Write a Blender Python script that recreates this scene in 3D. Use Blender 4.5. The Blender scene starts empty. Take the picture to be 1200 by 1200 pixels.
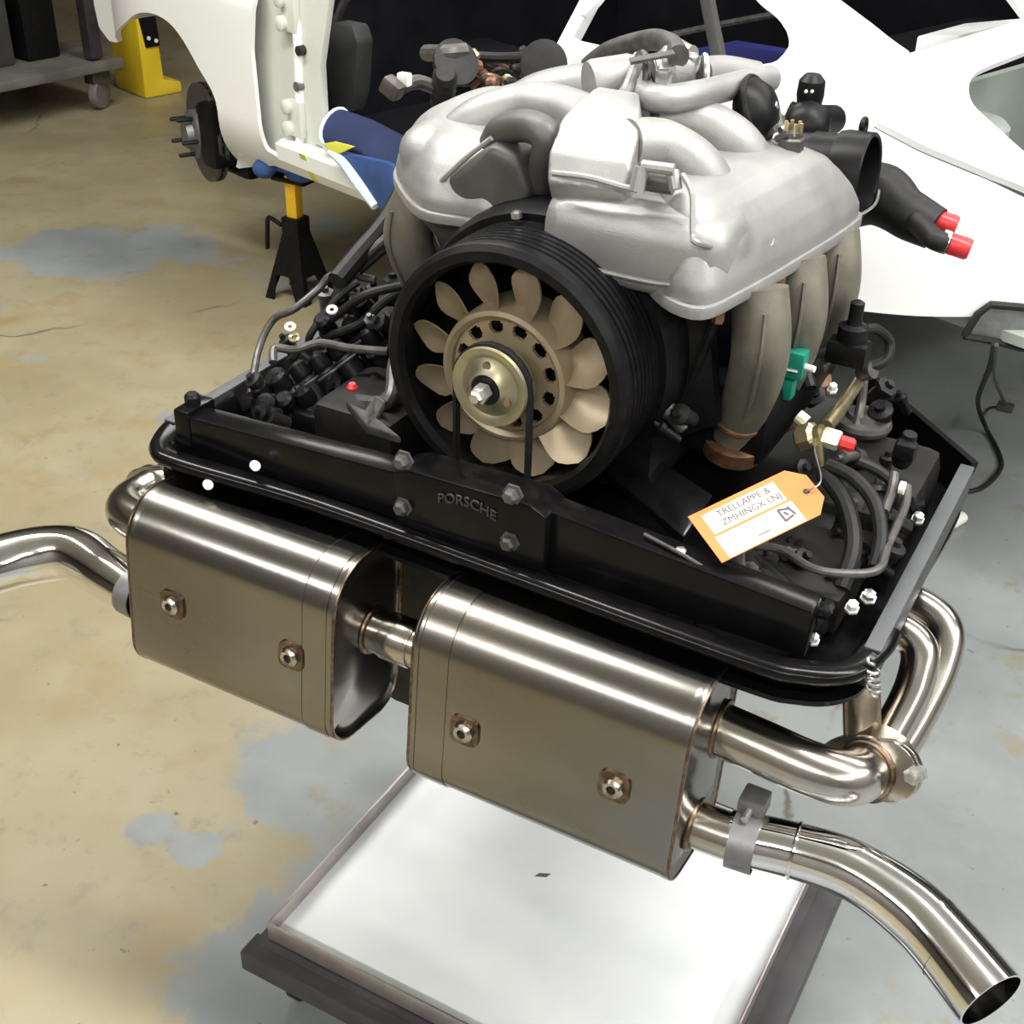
import bpy, bmesh, math, random
from mathutils import Vector, Matrix
random.seed(7)
R = math.radians
SC = bpy.context.scene
COL = SC.collection

# ------------------------------------------------------------------ camera
F = 1509.0; TH = R(32.2); PS = R(28.2); RO = R(1.66)
_r = Vector((math.cos(PS), math.sin(PS), 0)); _fh = Vector((-math.sin(PS), math.cos(PS), 0))
FW = _fh * math.cos(TH) - Vector((0, 0, 1)) * math.sin(TH)
_up = _r.cross(FW)
R2 = _r * math.cos(RO) + _up * math.sin(RO); U2 = -_r * math.sin(RO) + _up * math.cos(RO)
CAMP = Vector((0.61147, -1.10756, 1.56839))
cam = bpy.data.cameras.new('camera'); camo = bpy.data.objects.new('camera', cam); COL.objects.link(camo)
cam.sensor_fit = 'HORIZONTAL'; cam.sensor_width = 36; cam.lens = 36 * F / 1200
cam.clip_start = 0.02; cam.clip_end = 100
camo.matrix_world = Matrix(((R2.x, U2.x, -FW.x, CAMP.x), (R2.y, U2.y, -FW.y, CAMP.y), (R2.z, U2.z, -FW.z, CAMP.z), (0, 0, 0, 1)))
SC.camera = camo
def ray(x, y): return FW + R2 * ((x - 600) / F) - U2 * ((y - 600) / F)
def at(x, y, X=None, Y=None, Z=None):
    d = ray(x, y)
    if X is not None: t = (X - CAMP.x) / d.x
    elif Y is not None: t = (Y - CAMP.y) / d.y
    else: t = (Z - CAMP.z) / d.z
    return CAMP + d * t
def A(*l): return [at(x, y, Z=z) for x, y, z in l]

# ------------------------------------------------------------------ world, exposure
W = bpy.data.worlds.new('world'); SC.world = W; W.use_nodes = True
W.node_tree.nodes['Background'].inputs[0].default_value = (0.75, 0.8, 0.85, 1)
W.node_tree.nodes['Background'].inputs[1].default_value = 0.10
SC.view_settings.view_transform = 'Standard'; SC.view_settings.look = 'None'
SC.view_settings.exposure = 0.05; SC.view_settings.gamma = 1.0; SC.view_settings.use_curve_mapping = False
# ceiling fluorescent fixtures: (x, y, rotation about z, length, power); each becomes a ceiling_light thing below
FIX = [(-1.6, -2.9, 0, 2.4, 78), (1.4, -2.9, 0, 2.4, 78), (-1.6, 0.3, 0, 2.4, 80), (1.4, 0.3, 0, 2.4, 80),
       (-1.6, 2.6, 0, 2.4, 45), (1.4, 2.6, 0, 2.4, 45), (3.9, 0.8, R(90), 2.4, 110), (3.9, -2.0, R(90), 2.4, 60)]  # turned pair on the right is added to brighten the floor under the car
CEIL = 3.3
LCOL = (1.0, 0.985, 0.955)

# ------------------------------------------------------------------ materials
def mat(name, c, rough=0.5, metal=0.0, c2=None, scale=20, contrast=(0.35, 0.65), bump=0.0, bscale=200, coat=0.0, stretch=None, rough2=None, spec=None, emit=None, alpha=None):
    m = bpy.data.materials.new(name); m.use_nodes = True
    nt = m.node_tree; N = nt.nodes; L = nt.links; b = N['Principled BSDF']
    b.inputs['Base Color'].default_value = (*c, 1); b.inputs['Roughness'].default_value = rough; b.inputs['Metallic'].default_value = metal
    if spec is not None: b.inputs['Specular IOR Level'].default_value = spec
    if coat: b.inputs['Coat Weight'].default_value = coat; b.inputs['Coat Roughness'].default_value = 0.08
    tc = N.new('ShaderNodeTexCoord'); mp = N.new('ShaderNodeMapping'); L.new(tc.outputs['Object'], mp.inputs[0])
    if stretch: mp.inputs['Scale'].default_value = stretch
    if c2 is not None or rough2 is not None:
        n = N.new('ShaderNodeTexNoise'); n.inputs['Scale'].default_value = scale; n.inputs['Detail'].default_value = 5
        L.new(mp.outputs[0], n.inputs['Vector'])
        rp = N.new('ShaderNodeMapRange'); rp.inputs[1].default_value = contrast[0]; rp.inputs[2].default_value = contrast[1]
        L.new(n.outputs[0], rp.inputs[0])
        if c2 is not None:
            mx = N.new('ShaderNodeMix'); mx.data_type = 'RGBA'; mx.inputs[6].default_value = (*c, 1); mx.inputs[7].default_value = (*c2, 1)
            L.new(rp.outputs[0], mx.inputs[0]); L.new(mx.outputs[2], b.inputs['Base Color'])
        if rough2 is not None:
            r2 = N.new('ShaderNodeMapRange'); r2.inputs[3].default_value = rough; r2.inputs[4].default_value = rough2
            L.new(rp.outputs[0], r2.inputs[0]); L.new(r2.outputs[0], b.inputs['Roughness'])
    if bump:
        n2 = N.new('ShaderNodeTexNoise'); n2.inputs['Scale'].default_value = bscale; n2.inputs['Detail'].default_value = 3
        L.new(mp.outputs[0], n2.inputs['Vector'])
        bp = N.new('ShaderNodeBump'); bp.inputs['Strength'].default_value = bump; bp.inputs['Distance'].default_value = 0.002
        L.new(n2.outputs[0], bp.inputs['Height']); L.new(bp.outputs[0], b.inputs['Normal'])
    if emit: b.inputs['Emission Color'].default_value = (*emit[:3], 1); b.inputs['Emission Strength'].default_value = emit[3]
    return m
M = {}
M['tin'] = mat('black_gloss_paint', (0.003, 0.003, 0.0035), 0.20, 0, (0.006, 0.0055, 0.006), 30, spec=0.22)
M['black'] = mat('black_plastic', (0.004, 0.004, 0.0045), 0.42, 0, (0.008, 0.008, 0.009), 60, spec=0.22)
M['rubber'] = mat('black_rubber', (0.008, 0.008, 0.009), 0.55, 0, (0.014, 0.014, 0.014), 90, spec=0.35)
M['dark'] = mat('dark_casting', (0.007, 0.007, 0.007), 0.5, 0.2, (0.016, 0.015, 0.014), 40, bump=0.2, spec=0.3)
M['grime'] = mat('grimy_grey_metal', (0.075, 0.070, 0.066), 0.45, 0.5, (0.13, 0.12, 0.115), 60)
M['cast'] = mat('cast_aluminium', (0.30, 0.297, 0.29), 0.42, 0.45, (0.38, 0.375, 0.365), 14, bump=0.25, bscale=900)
M['runner'] = mat('olive_cast_runner', (0.17, 0.162, 0.13), 0.45, 0.4, (0.23, 0.215, 0.175), 25, bump=0.2, bscale=700)
M['fan'] = mat('bronze_fan_metal', (0.32, 0.25, 0.155), 0.38, 0.4, (0.38, 0.31, 0.21), 30)
M['pulley'] = mat('yellow_zinc_plate', (0.40, 0.36, 0.20), 0.35, 0.7, (0.32, 0.30, 0.23), 35)
M['horn'] = mat('shade_toned_casting', (0.085, 0.082, 0.078), 0.5, 0.3, (0.12, 0.115, 0.11), 20)  # casting grey darkened to paint in the shade on the intake undersides
M['steel'] = mat('zinc_bolt_steel', (0.62, 0.62, 0.60), 0.3, 0.9)
M['muff'] = mat('brushed_stainless', (0.29, 0.28, 0.262), 0.19, 1.0, (0.225, 0.205, 0.175), 3.5, rough2=0.29, stretch=(1, 2, 2), bump=0.02, bscale=400)
M['muffdark'] = mat('heat_tinted_stainless', (0.30, 0.24, 0.18), 0.3, 1.0, (0.42, 0.36, 0.28), 40)
M['pipe'] = mat('stainless_pipe', (0.60, 0.57, 0.53), 0.20, 1.0, (0.48, 0.44, 0.38), 10, bump=0.03, bscale=300)
M['weld'] = mat('straw_tinted_weld', (0.26, 0.19, 0.13), 0.35, 1.0, (0.13, 0.09, 0.07), 120)
M['chrome'] = mat('polished_chrome', (0.86, 0.85, 0.85), 0.05, 1.0)
M['bore'] = mat('sooty_pipe_bore', (0.02, 0.02, 0.02), 0.6, 0.2)
M['clamp'] = mat('dull_clamp_band', (0.20, 0.20, 0.205), 0.5, 0.7, (0.26, 0.26, 0.26), 50)
M['seal'] = mat('grey_rubber_seal', (0.075, 0.08, 0.083), 0.5, 0, (0.09, 0.095, 0.1), 20)
M['tray'] = mat('satin_steel_tray', (0.90, 0.92, 0.92), 0.45, 0.15, (0.84, 0.87, 0.88), 8)
M['traylip'] = mat('worn_steel_lip', (0.55, 0.50, 0.48), 0.4, 0.8, (0.42, 0.37, 0.36), 14)
M['frame'] = mat('dark_painted_frame', (0.030, 0.028, 0.032), 0.45, 0.1, (0.05, 0.047, 0.05), 20)
M['white'] = mat('white_car_paint', (0.92, 0.93, 0.92), 0.35, 0, (0.90, 0.915, 0.90), 3, coat=0.15)
M['jamb'] = mat('primered_jamb', (0.66, 0.68, 0.62), 0.55, 0, (0.60, 0.62, 0.56), 6)
M['inner'] = mat('grey_green_engine_bay', (0.30, 0.34, 0.31), 0.5, 0, (0.36, 0.39, 0.36), 5)
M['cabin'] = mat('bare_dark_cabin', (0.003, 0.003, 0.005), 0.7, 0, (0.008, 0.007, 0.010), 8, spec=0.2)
M['trim'] = mat('charcoal_trim', (0.035, 0.035, 0.035), 0.6, 0, (0.05, 0.05, 0.05), 12)
M['bluecloth'] = mat('blue_cloth', (0.035, 0.085, 0.25), 0.8, 0, (0.025, 0.06, 0.18), 12)
M['navy'] = mat('navy_cloth', (0.009, 0.017, 0.065), 0.8, 0, (0.013, 0.024, 0.085), 12)
M['cabinblue'] = mat('deep_blue_vinyl', (0.02, 0.022, 0.16), 0.5)
M['paleblue'] = mat('pale_lining_cloth', (0.62, 0.72, 0.78), 0.8)
M['lime'] = mat('lime_yellow_trim', (0.72, 0.74, 0.08), 0.6)
M['yellow'] = mat('yellow_plastic', (0.80, 0.56, 0.02), 0.4, 0, (0.85, 0.62, 0.04), 8)
M['jackyel'] = mat('yellow_painted_steel', (0.80, 0.46, 0.02), 0.4)
M['green'] = mat('green_plastic_plug', (0.01, 0.24, 0.16), 0.4)
M['red'] = mat('red_plastic_cap', (0.62, 0.03, 0.035), 0.35)
M['brass'] = mat('yellow_brass', (0.62, 0.52, 0.30), 0.3, 0.9, (0.45, 0.38, 0.24), 80)
M['cream'] = mat('plated_nut', (0.78, 0.76, 0.58), 0.3, 0.5)
M['whiteplastic'] = mat('white_plastic', (0.82, 0.82, 0.78), 0.4)
M['orange'] = mat('orange_card', (0.74, 0.18, 0.035), 0.6, 0, (0.76, 0.23, 0.06), 15)
M['cardwhite'] = mat('white_printed_panel', (0.80, 0.70, 0.56), 0.6)
M['ink'] = mat('grey_ink', (0.10, 0.09, 0.11), 0.7)
M['wood'] = mat('brown_stained_wood', (0.12, 0.065, 0.028), 0.6, 0, (0.06, 0.032, 0.014), 6, stretch=(8, 8, 1))
M['benchtop'] = mat('dusty_grey_steel', (0.20, 0.185, 0.165), 0.6, 0.2, (0.12, 0.11, 0.10), 7)
M['wall'] = mat('dim_workshop_wall', (0.16, 0.15, 0.14), 0.8, 0, (0.13, 0.12, 0.11), 2)
M['ceil'] = mat('pale_ceiling', (0.62, 0.62, 0.60), 0.8, 0, (0.55, 0.55, 0.53), 2)
M['lamp'] = mat('white_lamp_housing', (0.8, 0.8, 0.8), 0.4)
M['copper'] = mat('rusty_copper', (0.30, 0.14, 0.07), 0.45, 0.6, (0.12, 0.07, 0.05), 60)

def floor_material():
    m = bpy.data.materials.new('worn_painted_concrete'); m.use_nodes = True
    nt = m.node_tree; N = nt.nodes; L = nt.links; b = N['Principled BSDF']
    tc = N.new('ShaderNodeTexCoord')
    def noise(scale, detail=5, rough=0.6, off=0, dist=0):
        mp = N.new('ShaderNodeMapping'); mp.inputs['Location'].default_value = (off, off * 0.7, 0); L.new(tc.outputs['Object'], mp.inputs[0])
        n = N.new('ShaderNodeTexNoise'); n.inputs['Scale'].default_value = scale; n.inputs['Detail'].default_value = detail; n.inputs['Roughness'].default_value = rough
        n.inputs['Distortion'].default_value = dist
        L.new(mp.outputs[0], n.inputs['Vector']); return n.outputs[0]
    def rng(src, a, b_, c=0, d=1):
        r = N.new('ShaderNodeMapRange'); r.inputs[1].default_value = a; r.inputs[2].default_value = b_; r.inputs[3].default_value = c; r.inputs[4].default_value = d
        r.interpolation_type = 'SMOOTHSTEP'; L.new(src, r.inputs[0]); return r.outputs[0]
    def mix(fac, a, b_):
        x = N.new('ShaderNodeMix'); x.data_type = 'RGBA'
        if isinstance(fac, float): x.inputs[0].default_value = fac
        else: L.new(fac, x.inputs[0])
        for i, v in ((6, a), (7, b_)):
            if isinstance(v, tuple): x.inputs[i].default_value = (*v, 1)
            else: L.new(v, x.inputs[i])
        return x.outputs[2]
    def math_(op, a, b_):
        x = N.new('ShaderNodeMath'); x.operation = op
        for i, v in enumerate((a, b_)):
            if isinstance(v, (int, float)): x.inputs[i].default_value = v
            else: L.new(v, x.inputs[i])
        x.use_clamp = False
        return x.outputs[0]
    tan = mix(rng(noise(1.6, 4, 0.6, 3), .35, .65), (0.250, 0.213, 0.125), (0.305, 0.268, 0.172))
    tan = mix(rng(noise(5, 4, 0.6, 9), .50, .72), tan, (0.27, 0.205, 0.105))
    tan = mix(rng(noise(14, 6, 0.7, 1), .52, .75), tan, (0.21, 0.185, 0.125))
    grey = mix(rng(noise(2.2, 5, 0.6, 6), .35, .65), (0.185, 0.20, 0.20), (0.245, 0.26, 0.256))
    grey = mix(rng(noise(8, 5, 0.65, 16), .56, .70), grey, (0.20, 0.185, 0.135))
    # the floor is repainted grey to the right of a diagonal through the engine stand; to the left only islands of the grey are left
    sp = N.new('ShaderNodeSeparateXYZ'); L.new(tc.outputs['Object'], sp.inputs[0])
    # signed coordinate across the boundary: x*0.88 + y*0.47
    q = math_('ADD', math_('MULTIPLY', sp.outputs[0], 0.92), math_('MULTIPLY', sp.outputs[1], 0.36))
    q = rng(q, -0.9, 0.70, -0.11, 0.30)
    isl = math_('ADD', noise(1.5, 7, 0.62, 4.2, 0.4), q)
    fine = noise(20, 4, 0.7, 2)
    for px, py, rad, amp in ((150, 285, .30, .17), (60, 300, .20, .13), (175, 975, .05, .22), (225, 1000, .04, .2), (345, 915, .09, .16), (420, 870, .10, .13), (270, 1150, .13, .2), (55, 770, .03, .2), (230, 480, .16, .1)):
        g = at(px, py, Z=0)
        dv = N.new('ShaderNodeVectorMath'); dv.operation = 'DISTANCE'; dv.inputs[1].default_value = (g.x, g.y, 0); L.new(tc.outputs['Object'], dv.inputs[0])
        isl = math_('ADD', isl, rng(dv.outputs['Value'], rad * .3, rad * 1.6, amp, 0))
    isl = math_('ADD', isl, math_('MULTIPLY', math_('SUBTRACT', fine, 0.5), 0.10))
    c = mix(rng(isl, 0.48, 0.55), tan, grey)
    c = mix(rng(noise(40, 3, 0.6, 5), .68, .75), c, (0.12, 0.11, 0.09))
    v = N.new('ShaderNodeTexVoronoi'); v.feature = 'DISTANCE_TO_EDGE'; v.inputs['Scale'].default_value = 0.55
    mpv = N.new('ShaderNodeMapping'); L.new(tc.outputs['Object'], mpv.inputs[0])
    nv = N.new('ShaderNodeTexNoise'); nv.inputs['Scale'].default_value = 4; nv.inputs['Detail'].default_value = 6; L.new(tc.outputs['Object'], nv.inputs['Vector'])
    ad = N.new('ShaderNodeVectorMath'); ad.operation = 'MULTIPLY_ADD'; ad.inputs[1].default_value = (0.25, 0.25, 0); L.new(nv.outputs[1], ad.inputs[0]); L.new(mpv.outputs[0], ad.inputs[2])
    L.new(ad.outputs[0], v.inputs['Vector'])
    crack = rng(v.outputs[0], 0.0, 0.006, 1, 0)
    crack = math_('MULTIPLY', crack, rng(noise(2.5, 3, .5, 8), .45, .6))
    c = mix(crack, c, (0.09, 0.085, 0.07))
    L.new(c, b.inputs['Base Color'])
    rr = rng(noise(3, 4, .6, 7), .3, .7, .30, .52); L.new(rr, b.inputs['Roughness'])
    bp = N.new('ShaderNodeBump'); bp.inputs['Strength'].default_value = 0.12; bp.inputs['Distance'].default_value = 0.004
    L.new(noise(9, 6, .65, 12), bp.inputs['Height']); L.new(bp.outputs[0], b.inputs['Normal'])
    return m
M['floor'] = floor_material()

# ------------------------------------------------------------------ mesh helpers
def spline(pts, k=8, closed=False):
    P = [Vector(p) for p in pts]; n = len(P)
    if n < 3: return P
    out = []
    rngi = range(n) if closed else range(n - 1)
    for i in rngi:
        if closed: a, b, c, d = P[i - 1], P[i], P[(i + 1) % n], P[(i + 2) % n]
        else: a, b, c, d = P[max(i - 1, 0)], P[i], P[i + 1], P[min(i + 2, n - 1)]
        for j in range(k):
            t = j / k
            out.append(0.5 * ((2 * b) + (c - a) * t + (2 * a - 5 * b + 4 * c - d) * t * t + (3 * b - 3 * c + d - a) * t ** 3))
    if not closed: out.append(P[-1])
    return out
def frame(axis):
    a = Vector(axis).normalized(); h = Vector((0, 0, 1)) if abs(a.z) < 0.9 else Vector((1, 0, 0))
    u = a.cross(h).normalized(); return a, u, a.cross(u).normalized()
class MB:
    def __init__(s): s.v = []; s.f = []
    def add(s, v, f):
        o = len(s.v); s.v += [Vector(p) for p in v]; s.f += [tuple(i + o for i in q) for q in f]; return s
    def loft(s, rings, caps=True, closed=True):
        n = len(rings[0]); v = [p for r in rings for p in r]; f = []
        m = n if closed else n - 1
        for i in range(len(rings) - 1):
            for j in range(m): f.append((i * n + j, i * n + (j + 1) % n, (i + 1) * n + (j + 1) % n, (i + 1) * n + j))
        if caps and closed: f.append(tuple(range(n))[::-1]); f.append(tuple(range((len(rings) - 1) * n, len(rings) * n)))
        return s.add(v, f)
    def tube(s, pts, r, n=12, k=8, caps=True, smooth=True, flat=1.0, hollow=None):
        """r: radius, or a list of one radius per control point; flat squashes across the second axis"""
        ctrl = [Vector(p) for p in pts]
        P = spline(ctrl, k) if smooth and len(ctrl) > 2 else ctrl
        def rad(i):
            if not isinstance(r, (list, tuple)): return r
            t = i / (len(P) - 1) * (len(r) - 1); a = int(min(t, len(r) - 2)); w = t - a
            w = w * w * (3 - 2 * w)
            return r[a] * (1 - w) + r[a + 1] * w
        rings = []; u = None
        for i, p in enumerate(P):
            t = (P[min(i + 1, len(P) - 1)] - P[max(i - 1, 0)]).normalized()
            if u is None: _, u, _w = frame(t)
            u = (u - t * u.dot(t)).normalized(); w = t.cross(u)
            rr = rad(i)
            rings.append([p + (u * math.cos(2 * math.pi * j / n) + w * math.sin(2 * math.pi * j / n) * flat) * rr for j in range(n)])
        if hollow:
            t = (P[-1] - P[-2]).normalized()
            c = P[-1]
            rings.append([c + (q - c) * hollow for q in rings[-1]])
            rings.append([q - t * 0.09 for q in rings[-1]])
            return s.loft(rings, caps)
        return s.loft(rings, caps)
    def lathe(s, prof, o, axis, n=32, caps=True):
        a, u, w = frame(axis); o = Vector(o)
        rings = [[o + a * h + (u * math.cos(2 * math.pi * j / n) + w * math.sin(2 * math.pi * j / n)) * max(r, 1e-5) for j in range(n)] for r, h in prof]
        return s.loft(rings, caps)
    def torus(s, o, axis, R_, r, n=40, m=10):
        a, u, w = frame(axis); o = Vector(o); v = []; f = []
        for i in range(n):
            d = u * math.cos(2 * math.pi * i / n) + w * math.sin(2 * math.pi * i / n)
            for j in range(m): v.append(o + d * (R_ + r * math.cos(2 * math.pi * j / m)) + a * (r * math.sin(2 * math.pi * j / m)))
        for i in range(n):
            for j in range(m): f.append((i * m + j, i * m + (j + 1) % m, ((i + 1) % n) * m + (j + 1) % m, ((i + 1) % n) * m + j))
        return s.add(v, f)
    def prism(s, poly, d, bev=0):
        """poly: 3D points of a planar polygon, d: extrusion vector"""
        d = Vector(d); n = len(poly); v = [Vector(p) for p in poly] + [Vector(p) + d for p in poly]
        f = [tuple(range(n))[::-1], tuple(range(n, 2 * n))] + [(i, (i + 1) % n, n + (i + 1) % n, n + i) for i in range(n)]
        if not bev: return s.add(v, f)
        bm = bmesh.new(); vs = [bm.verts.new(p) for p in v]
        for q in f: bm.faces.new([vs[i] for i in q])
        bmesh.ops.recalc_face_normals(bm, faces=bm.faces)
        es = [e for e in bm.edges if len(e.link_faces) == 2 and e.calc_face_angle(0) > 0.5]
        bmesh.ops.bevel(bm, geom=es, offset=bev, segments=2, affect='EDGES', profile=0.6)
        return s.frombm(bm)
    def frombm(s, bm):
        bm.verts.index_update(); s.add([v.co.copy() for v in bm.verts], [tuple(v.index for v in q.verts) for q in bm.faces]); bm.free(); return s
    def box(s, c, size, bev=0.0, rot=None, seg=2):
        bm = bmesh.new(); bmesh.ops.create_cube(bm, size=1)
        for v in bm.verts: v.co = Vector((v.co.x * size[0], v.co.y * size[1], v.co.z * size[2]))
        if bev: bmesh.ops.bevel(bm, geom=list(bm.edges), offset=bev, segments=seg, affect='EDGES', profile=0.6)
        mt = Matrix.Translation(Vector(c)) @ (rot.to_4x4() if rot is not None else Matrix())
        bmesh.ops.transform(bm, matrix=mt, verts=bm.verts); return s.frombm(bm)
    def bar(s, a, b, w, h, bev=0.0, upv=(0, 0, 1)):
        a = Vector(a); b = Vector(b); t = (b - a); l = t.length; t.normalize(); sd = t.cross(Vector(upv)).normalized(); u = sd.cross(t)
        rot = Matrix((t, sd, u)).transposed(); return s.box((a + b) / 2, (l, w, h), bev, rot)
    def sphere(s, c, r, n=16):
        c = Vector(c); rx, ry, rz = r if isinstance(r, (tuple, list)) else (r, r, r); m = n // 2
        rings = []
        for i in range(m + 1):
            ph = math.pi * i / m; q = max(math.sin(ph), 1e-4)
            rings.append([c + Vector((rx * q * math.cos(2 * math.pi * j / n), ry * q * math.sin(2 * math.pi * j / n), rz * math.cos(ph))) for j in range(n)])
        return s.loft(rings)
def rootloc(p):
    while p.parent: p = p.parent
    return p.location.copy()
def obj(name, mb, m, parent=None, sharp=35, off=None, remesh=None, smooth_it=0, solid=0):
    o0 = rootloc(parent) if parent is not None else Vector((0, 0, 0))
    if off is not None: o0 = Vector(off)
    me = bpy.data.meshes.new(name); me.from_pydata([v - o0 for v in mb.v], [], mb.f)
    bm = bmesh.new(); bm.from_mesh(me)
    if not solid: bmesh.ops.recalc_face_normals(bm, faces=bm.faces)
    bm.to_mesh(me); bm.free()
    o = bpy.data.objects.new(name, me); COL.objects.link(o)
    if remesh or solid:
        if solid:
            md = o.modifiers.new('s', 'SOLIDIFY'); md.thickness = solid; md.offset = -1
        if remesh:
            md = o.modifiers.new('r', 'REMESH'); md.mode = 'VOXEL'; md.voxel_size = remesh
            if smooth_it:
                md = o.modifiers.new('sm', 'SMOOTH'); md.factor = 0.5; md.iterations = smooth_it
        dg = bpy.context.evaluated_depsgraph_get()
        me2 = bpy.data.meshes.new_from_object(o.evaluated_get(dg)); o.modifiers.clear(); o.data = me2; bpy.data.meshes.remove(me); me = me2; me.name = name
    me.materials.clear(); me.materials.append(M[m])
    me.polygons.foreach_set('use_smooth', [True] * len(me.polygons))
    if sharp and not remesh: me.set_sharp_from_angle(angle=R(sharp))
    if parent is not None: o.parent = parent
    elif off is not None: o.location = o0
    return o
def tag(o, label, cat=None, group=None, kind=None):
    if label: o['label'] = label
    if cat: o['category'] = cat
    if group: o['group'] = group
    if kind: o['kind'] = kind
    return o
def thing(name, label, cat, loc, group=None):
    o = bpy.data.objects.new(name, None); COL.objects.link(o); o.location = loc; o.empty_display_size = 0.05
    return tag(o, label, cat, group)
def struct(o): o['kind'] = 'structure'; return o
def inst(src, parent, mw):
    """another copy of a part (shared mesh), placed by a matrix in the root's frame"""
    c = src.copy(); COL.objects.link(c); c.parent = parent; c.matrix_local = mw; return c
def textmesh(body, size, ext):
    cu = bpy.data.curves.new('t', 'FONT'); cu.body = body; cu.size = size; cu.extrude = ext; cu.align_x = 'CENTER'; cu.align_y = 'CENTER'; cu.resolution_u = 3
    o = bpy.data.objects.new('t', cu); COL.objects.link(o)
    dg = bpy.context.evaluated_depsgraph_get(); me = bpy.data.meshes.new_from_object(o.evaluated_get(dg))
    r = ([v.co.copy() for v in me.vertices], [tuple(p.vertices) for p in me.polygons])
    bpy.data.objects.remove(o); bpy.data.curves.remove(cu); bpy.data.meshes.remove(me); return r

# ------------------------------------------------------------------ room
def plane_box(name, c, s, m): return struct(obj(name, MB().box(c, s), m))
plane_box('floor', (-1, 1.5, -0.05), (12, 11, 0.1), 'floor')
plane_box('ceiling', (-1, 1.5, CEIL + 0.05), (12, 11, 0.1), 'ceil')
plane_box('wall_back', (-1, 7.05, CEIL / 2), (12, 0.1, CEIL), 'wall')
plane_box('wall_front', (-1, -4.05, CEIL / 2), (12, 0.1, CEIL), 'wall')
plane_box('wall_left', (-7.05, 1.5, CEIL / 2), (0.1, 11, CEIL), 'wall')
plane_box('wall_right', (5.05, 1.5, CEIL / 2), (0.1, 11, CEIL), 'wall')
for i, (x, y, rz, ln, pw) in enumerate(FIX):
    t = thing('ceiling_light', 'long white fluorescent fixture with two tubes under the pale ceiling', 'light', (x, y, CEIL), 'fluorescent fixtures on the ceiling')
    obj('housing', MB().box((x, y, CEIL - 0.33), (ln, 0.22, 0.06), 0.01), 'lamp', t)
    ld = bpy.data.lights.new('tube_light', 'AREA'); ld.shape = 'RECTANGLE'; ld.size = ln - 0.06; ld.size_y = 0.18; ld.energy = pw; ld.color = LCOL
    lo = bpy.data.objects.new('tube_light', ld); COL.objects.link(lo); lo.parent = t; lo.location = (0, 0, -0.375)
    lu = bpy.data.lights.new('tube_uplight', 'AREA'); lu.shape = 'RECTANGLE'; lu.size = ln - 0.06; lu.size_y = 0.18; lu.energy = pw * 0.3; lu.color = LCOL
    lo = bpy.data.objects.new('tube_uplight', lu); COL.objects.link(lo); lo.parent = t; lo.location = (0, 0, -0.285); lo.rotation_euler = (math.pi, 0, 0)
    for e in (-1, 1): obj('hanger_rod', MB().tube([(x + e * ln * .4, y, CEIL - .30), (x + e * ln * .4, y, CEIL)], .006, 8), 'lamp', t)
    t.rotation_euler = (0, 0, rz)
    for e in (-1, 1): obj('tube_holder', MB().box((x + e * (ln / 2 - 0.015), y, CEIL - 0.375), (0.03, 0.2, 0.03), 0.004), 'lamp', t)

# ------------------------------------------------------------------ engine
E = thing('car_engine', 'rear-mounted flat car engine with grey intake castings, bronze fan and stainless mufflers', 'engine', (0, 0.2, 0.30))
YA = Vector((0, 1, 0)); XA = Vector((1, 0, 0)); ZA = Vector((0, 0, 1))
FC = Vector((0, 0, 0.944)); FR = 0.150
OFF = E.location

# --- long block and shroud
mb = MB().box((0, 0.24, 0.555), (0.42, 0.42, 0.36), 0.03).box((0, 0.24, 0.40), (0.26, 0.44, 0.12), 0.03)
obj('crankcase', mb, 'dark', E)
for sx in (-1, 1):
    obj('cylinder_bank', MB().box((sx * 0.30, 0.27, 0.66), (0.22, 0.36, 0.16), 0.02), 'dark', E)
    for k in range(3):
        o = obj('cam_cover_rib', MB().box((sx * 0.41, 0.16 + 0.115 * k, 0.665), (0.02, 0.07, 0.12), 0.006), 'dark', E)
mb = MB().lathe([(0.158, 0.085), (0.164, 0.10), (0.166, 0.13), (0.15, 0.16), (0.13, 0.30), (0.05, 0.31)], FC, YA, 48)
mb.box((0, 0.20, 0.86), (0.30, 0.22, 0.16), 0.03)
obj('fan_shroud', mb, 'black', E)
obj('upper_ducting', MB().box((0, 0.36, 0.92), (0.34, 0.26, 0.20), 0.04), 'black', E)

# --- fan housing ring, with ribbed band
prof = [(0.127, 0.03), (0.128, 0.004), (0.133, -0.004), (0.143, -0.004), (0.149, 0.002), (0.150, 0.010)]
h = 0.012
while h < 0.085:
    prof += [(0.1495, h), (0.1495, h + 0.0042), (0.1462, h + 0.0052), (0.1462, h + 0.0078), (0.1495, h + 0.0088)]; h += 0.0098
prof += [(0.152, 0.09), (0.152, 0.10), (0.125, 0.10), (0.125, 0.03)]
obj('fan_housing_ring', MB().lathe(prof, FC, YA, 96, caps=False), 'black', E, sharp=25)
obj('fan_backplate', MB().lathe([(0.13, 0.095), (0.13, 0.099), (0.001, 0.099), (0.001, 0.095)], FC, YA, 48, False), 'black', E)
for a, rr in ((80, .155), (55, .157), (100, .155)):
    p = FC + Vector((math.cos(R(a)) * rr, 0.075, math.sin(R(a)) * rr))
    obj('housing_bolt', MB().lathe([(0.006, 0), (0.006, 0.006), (0.004, 0.008)], p, Vector((math.cos(R(a)), 0, math.sin(R(a)))), 6), 'steel', E)
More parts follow.
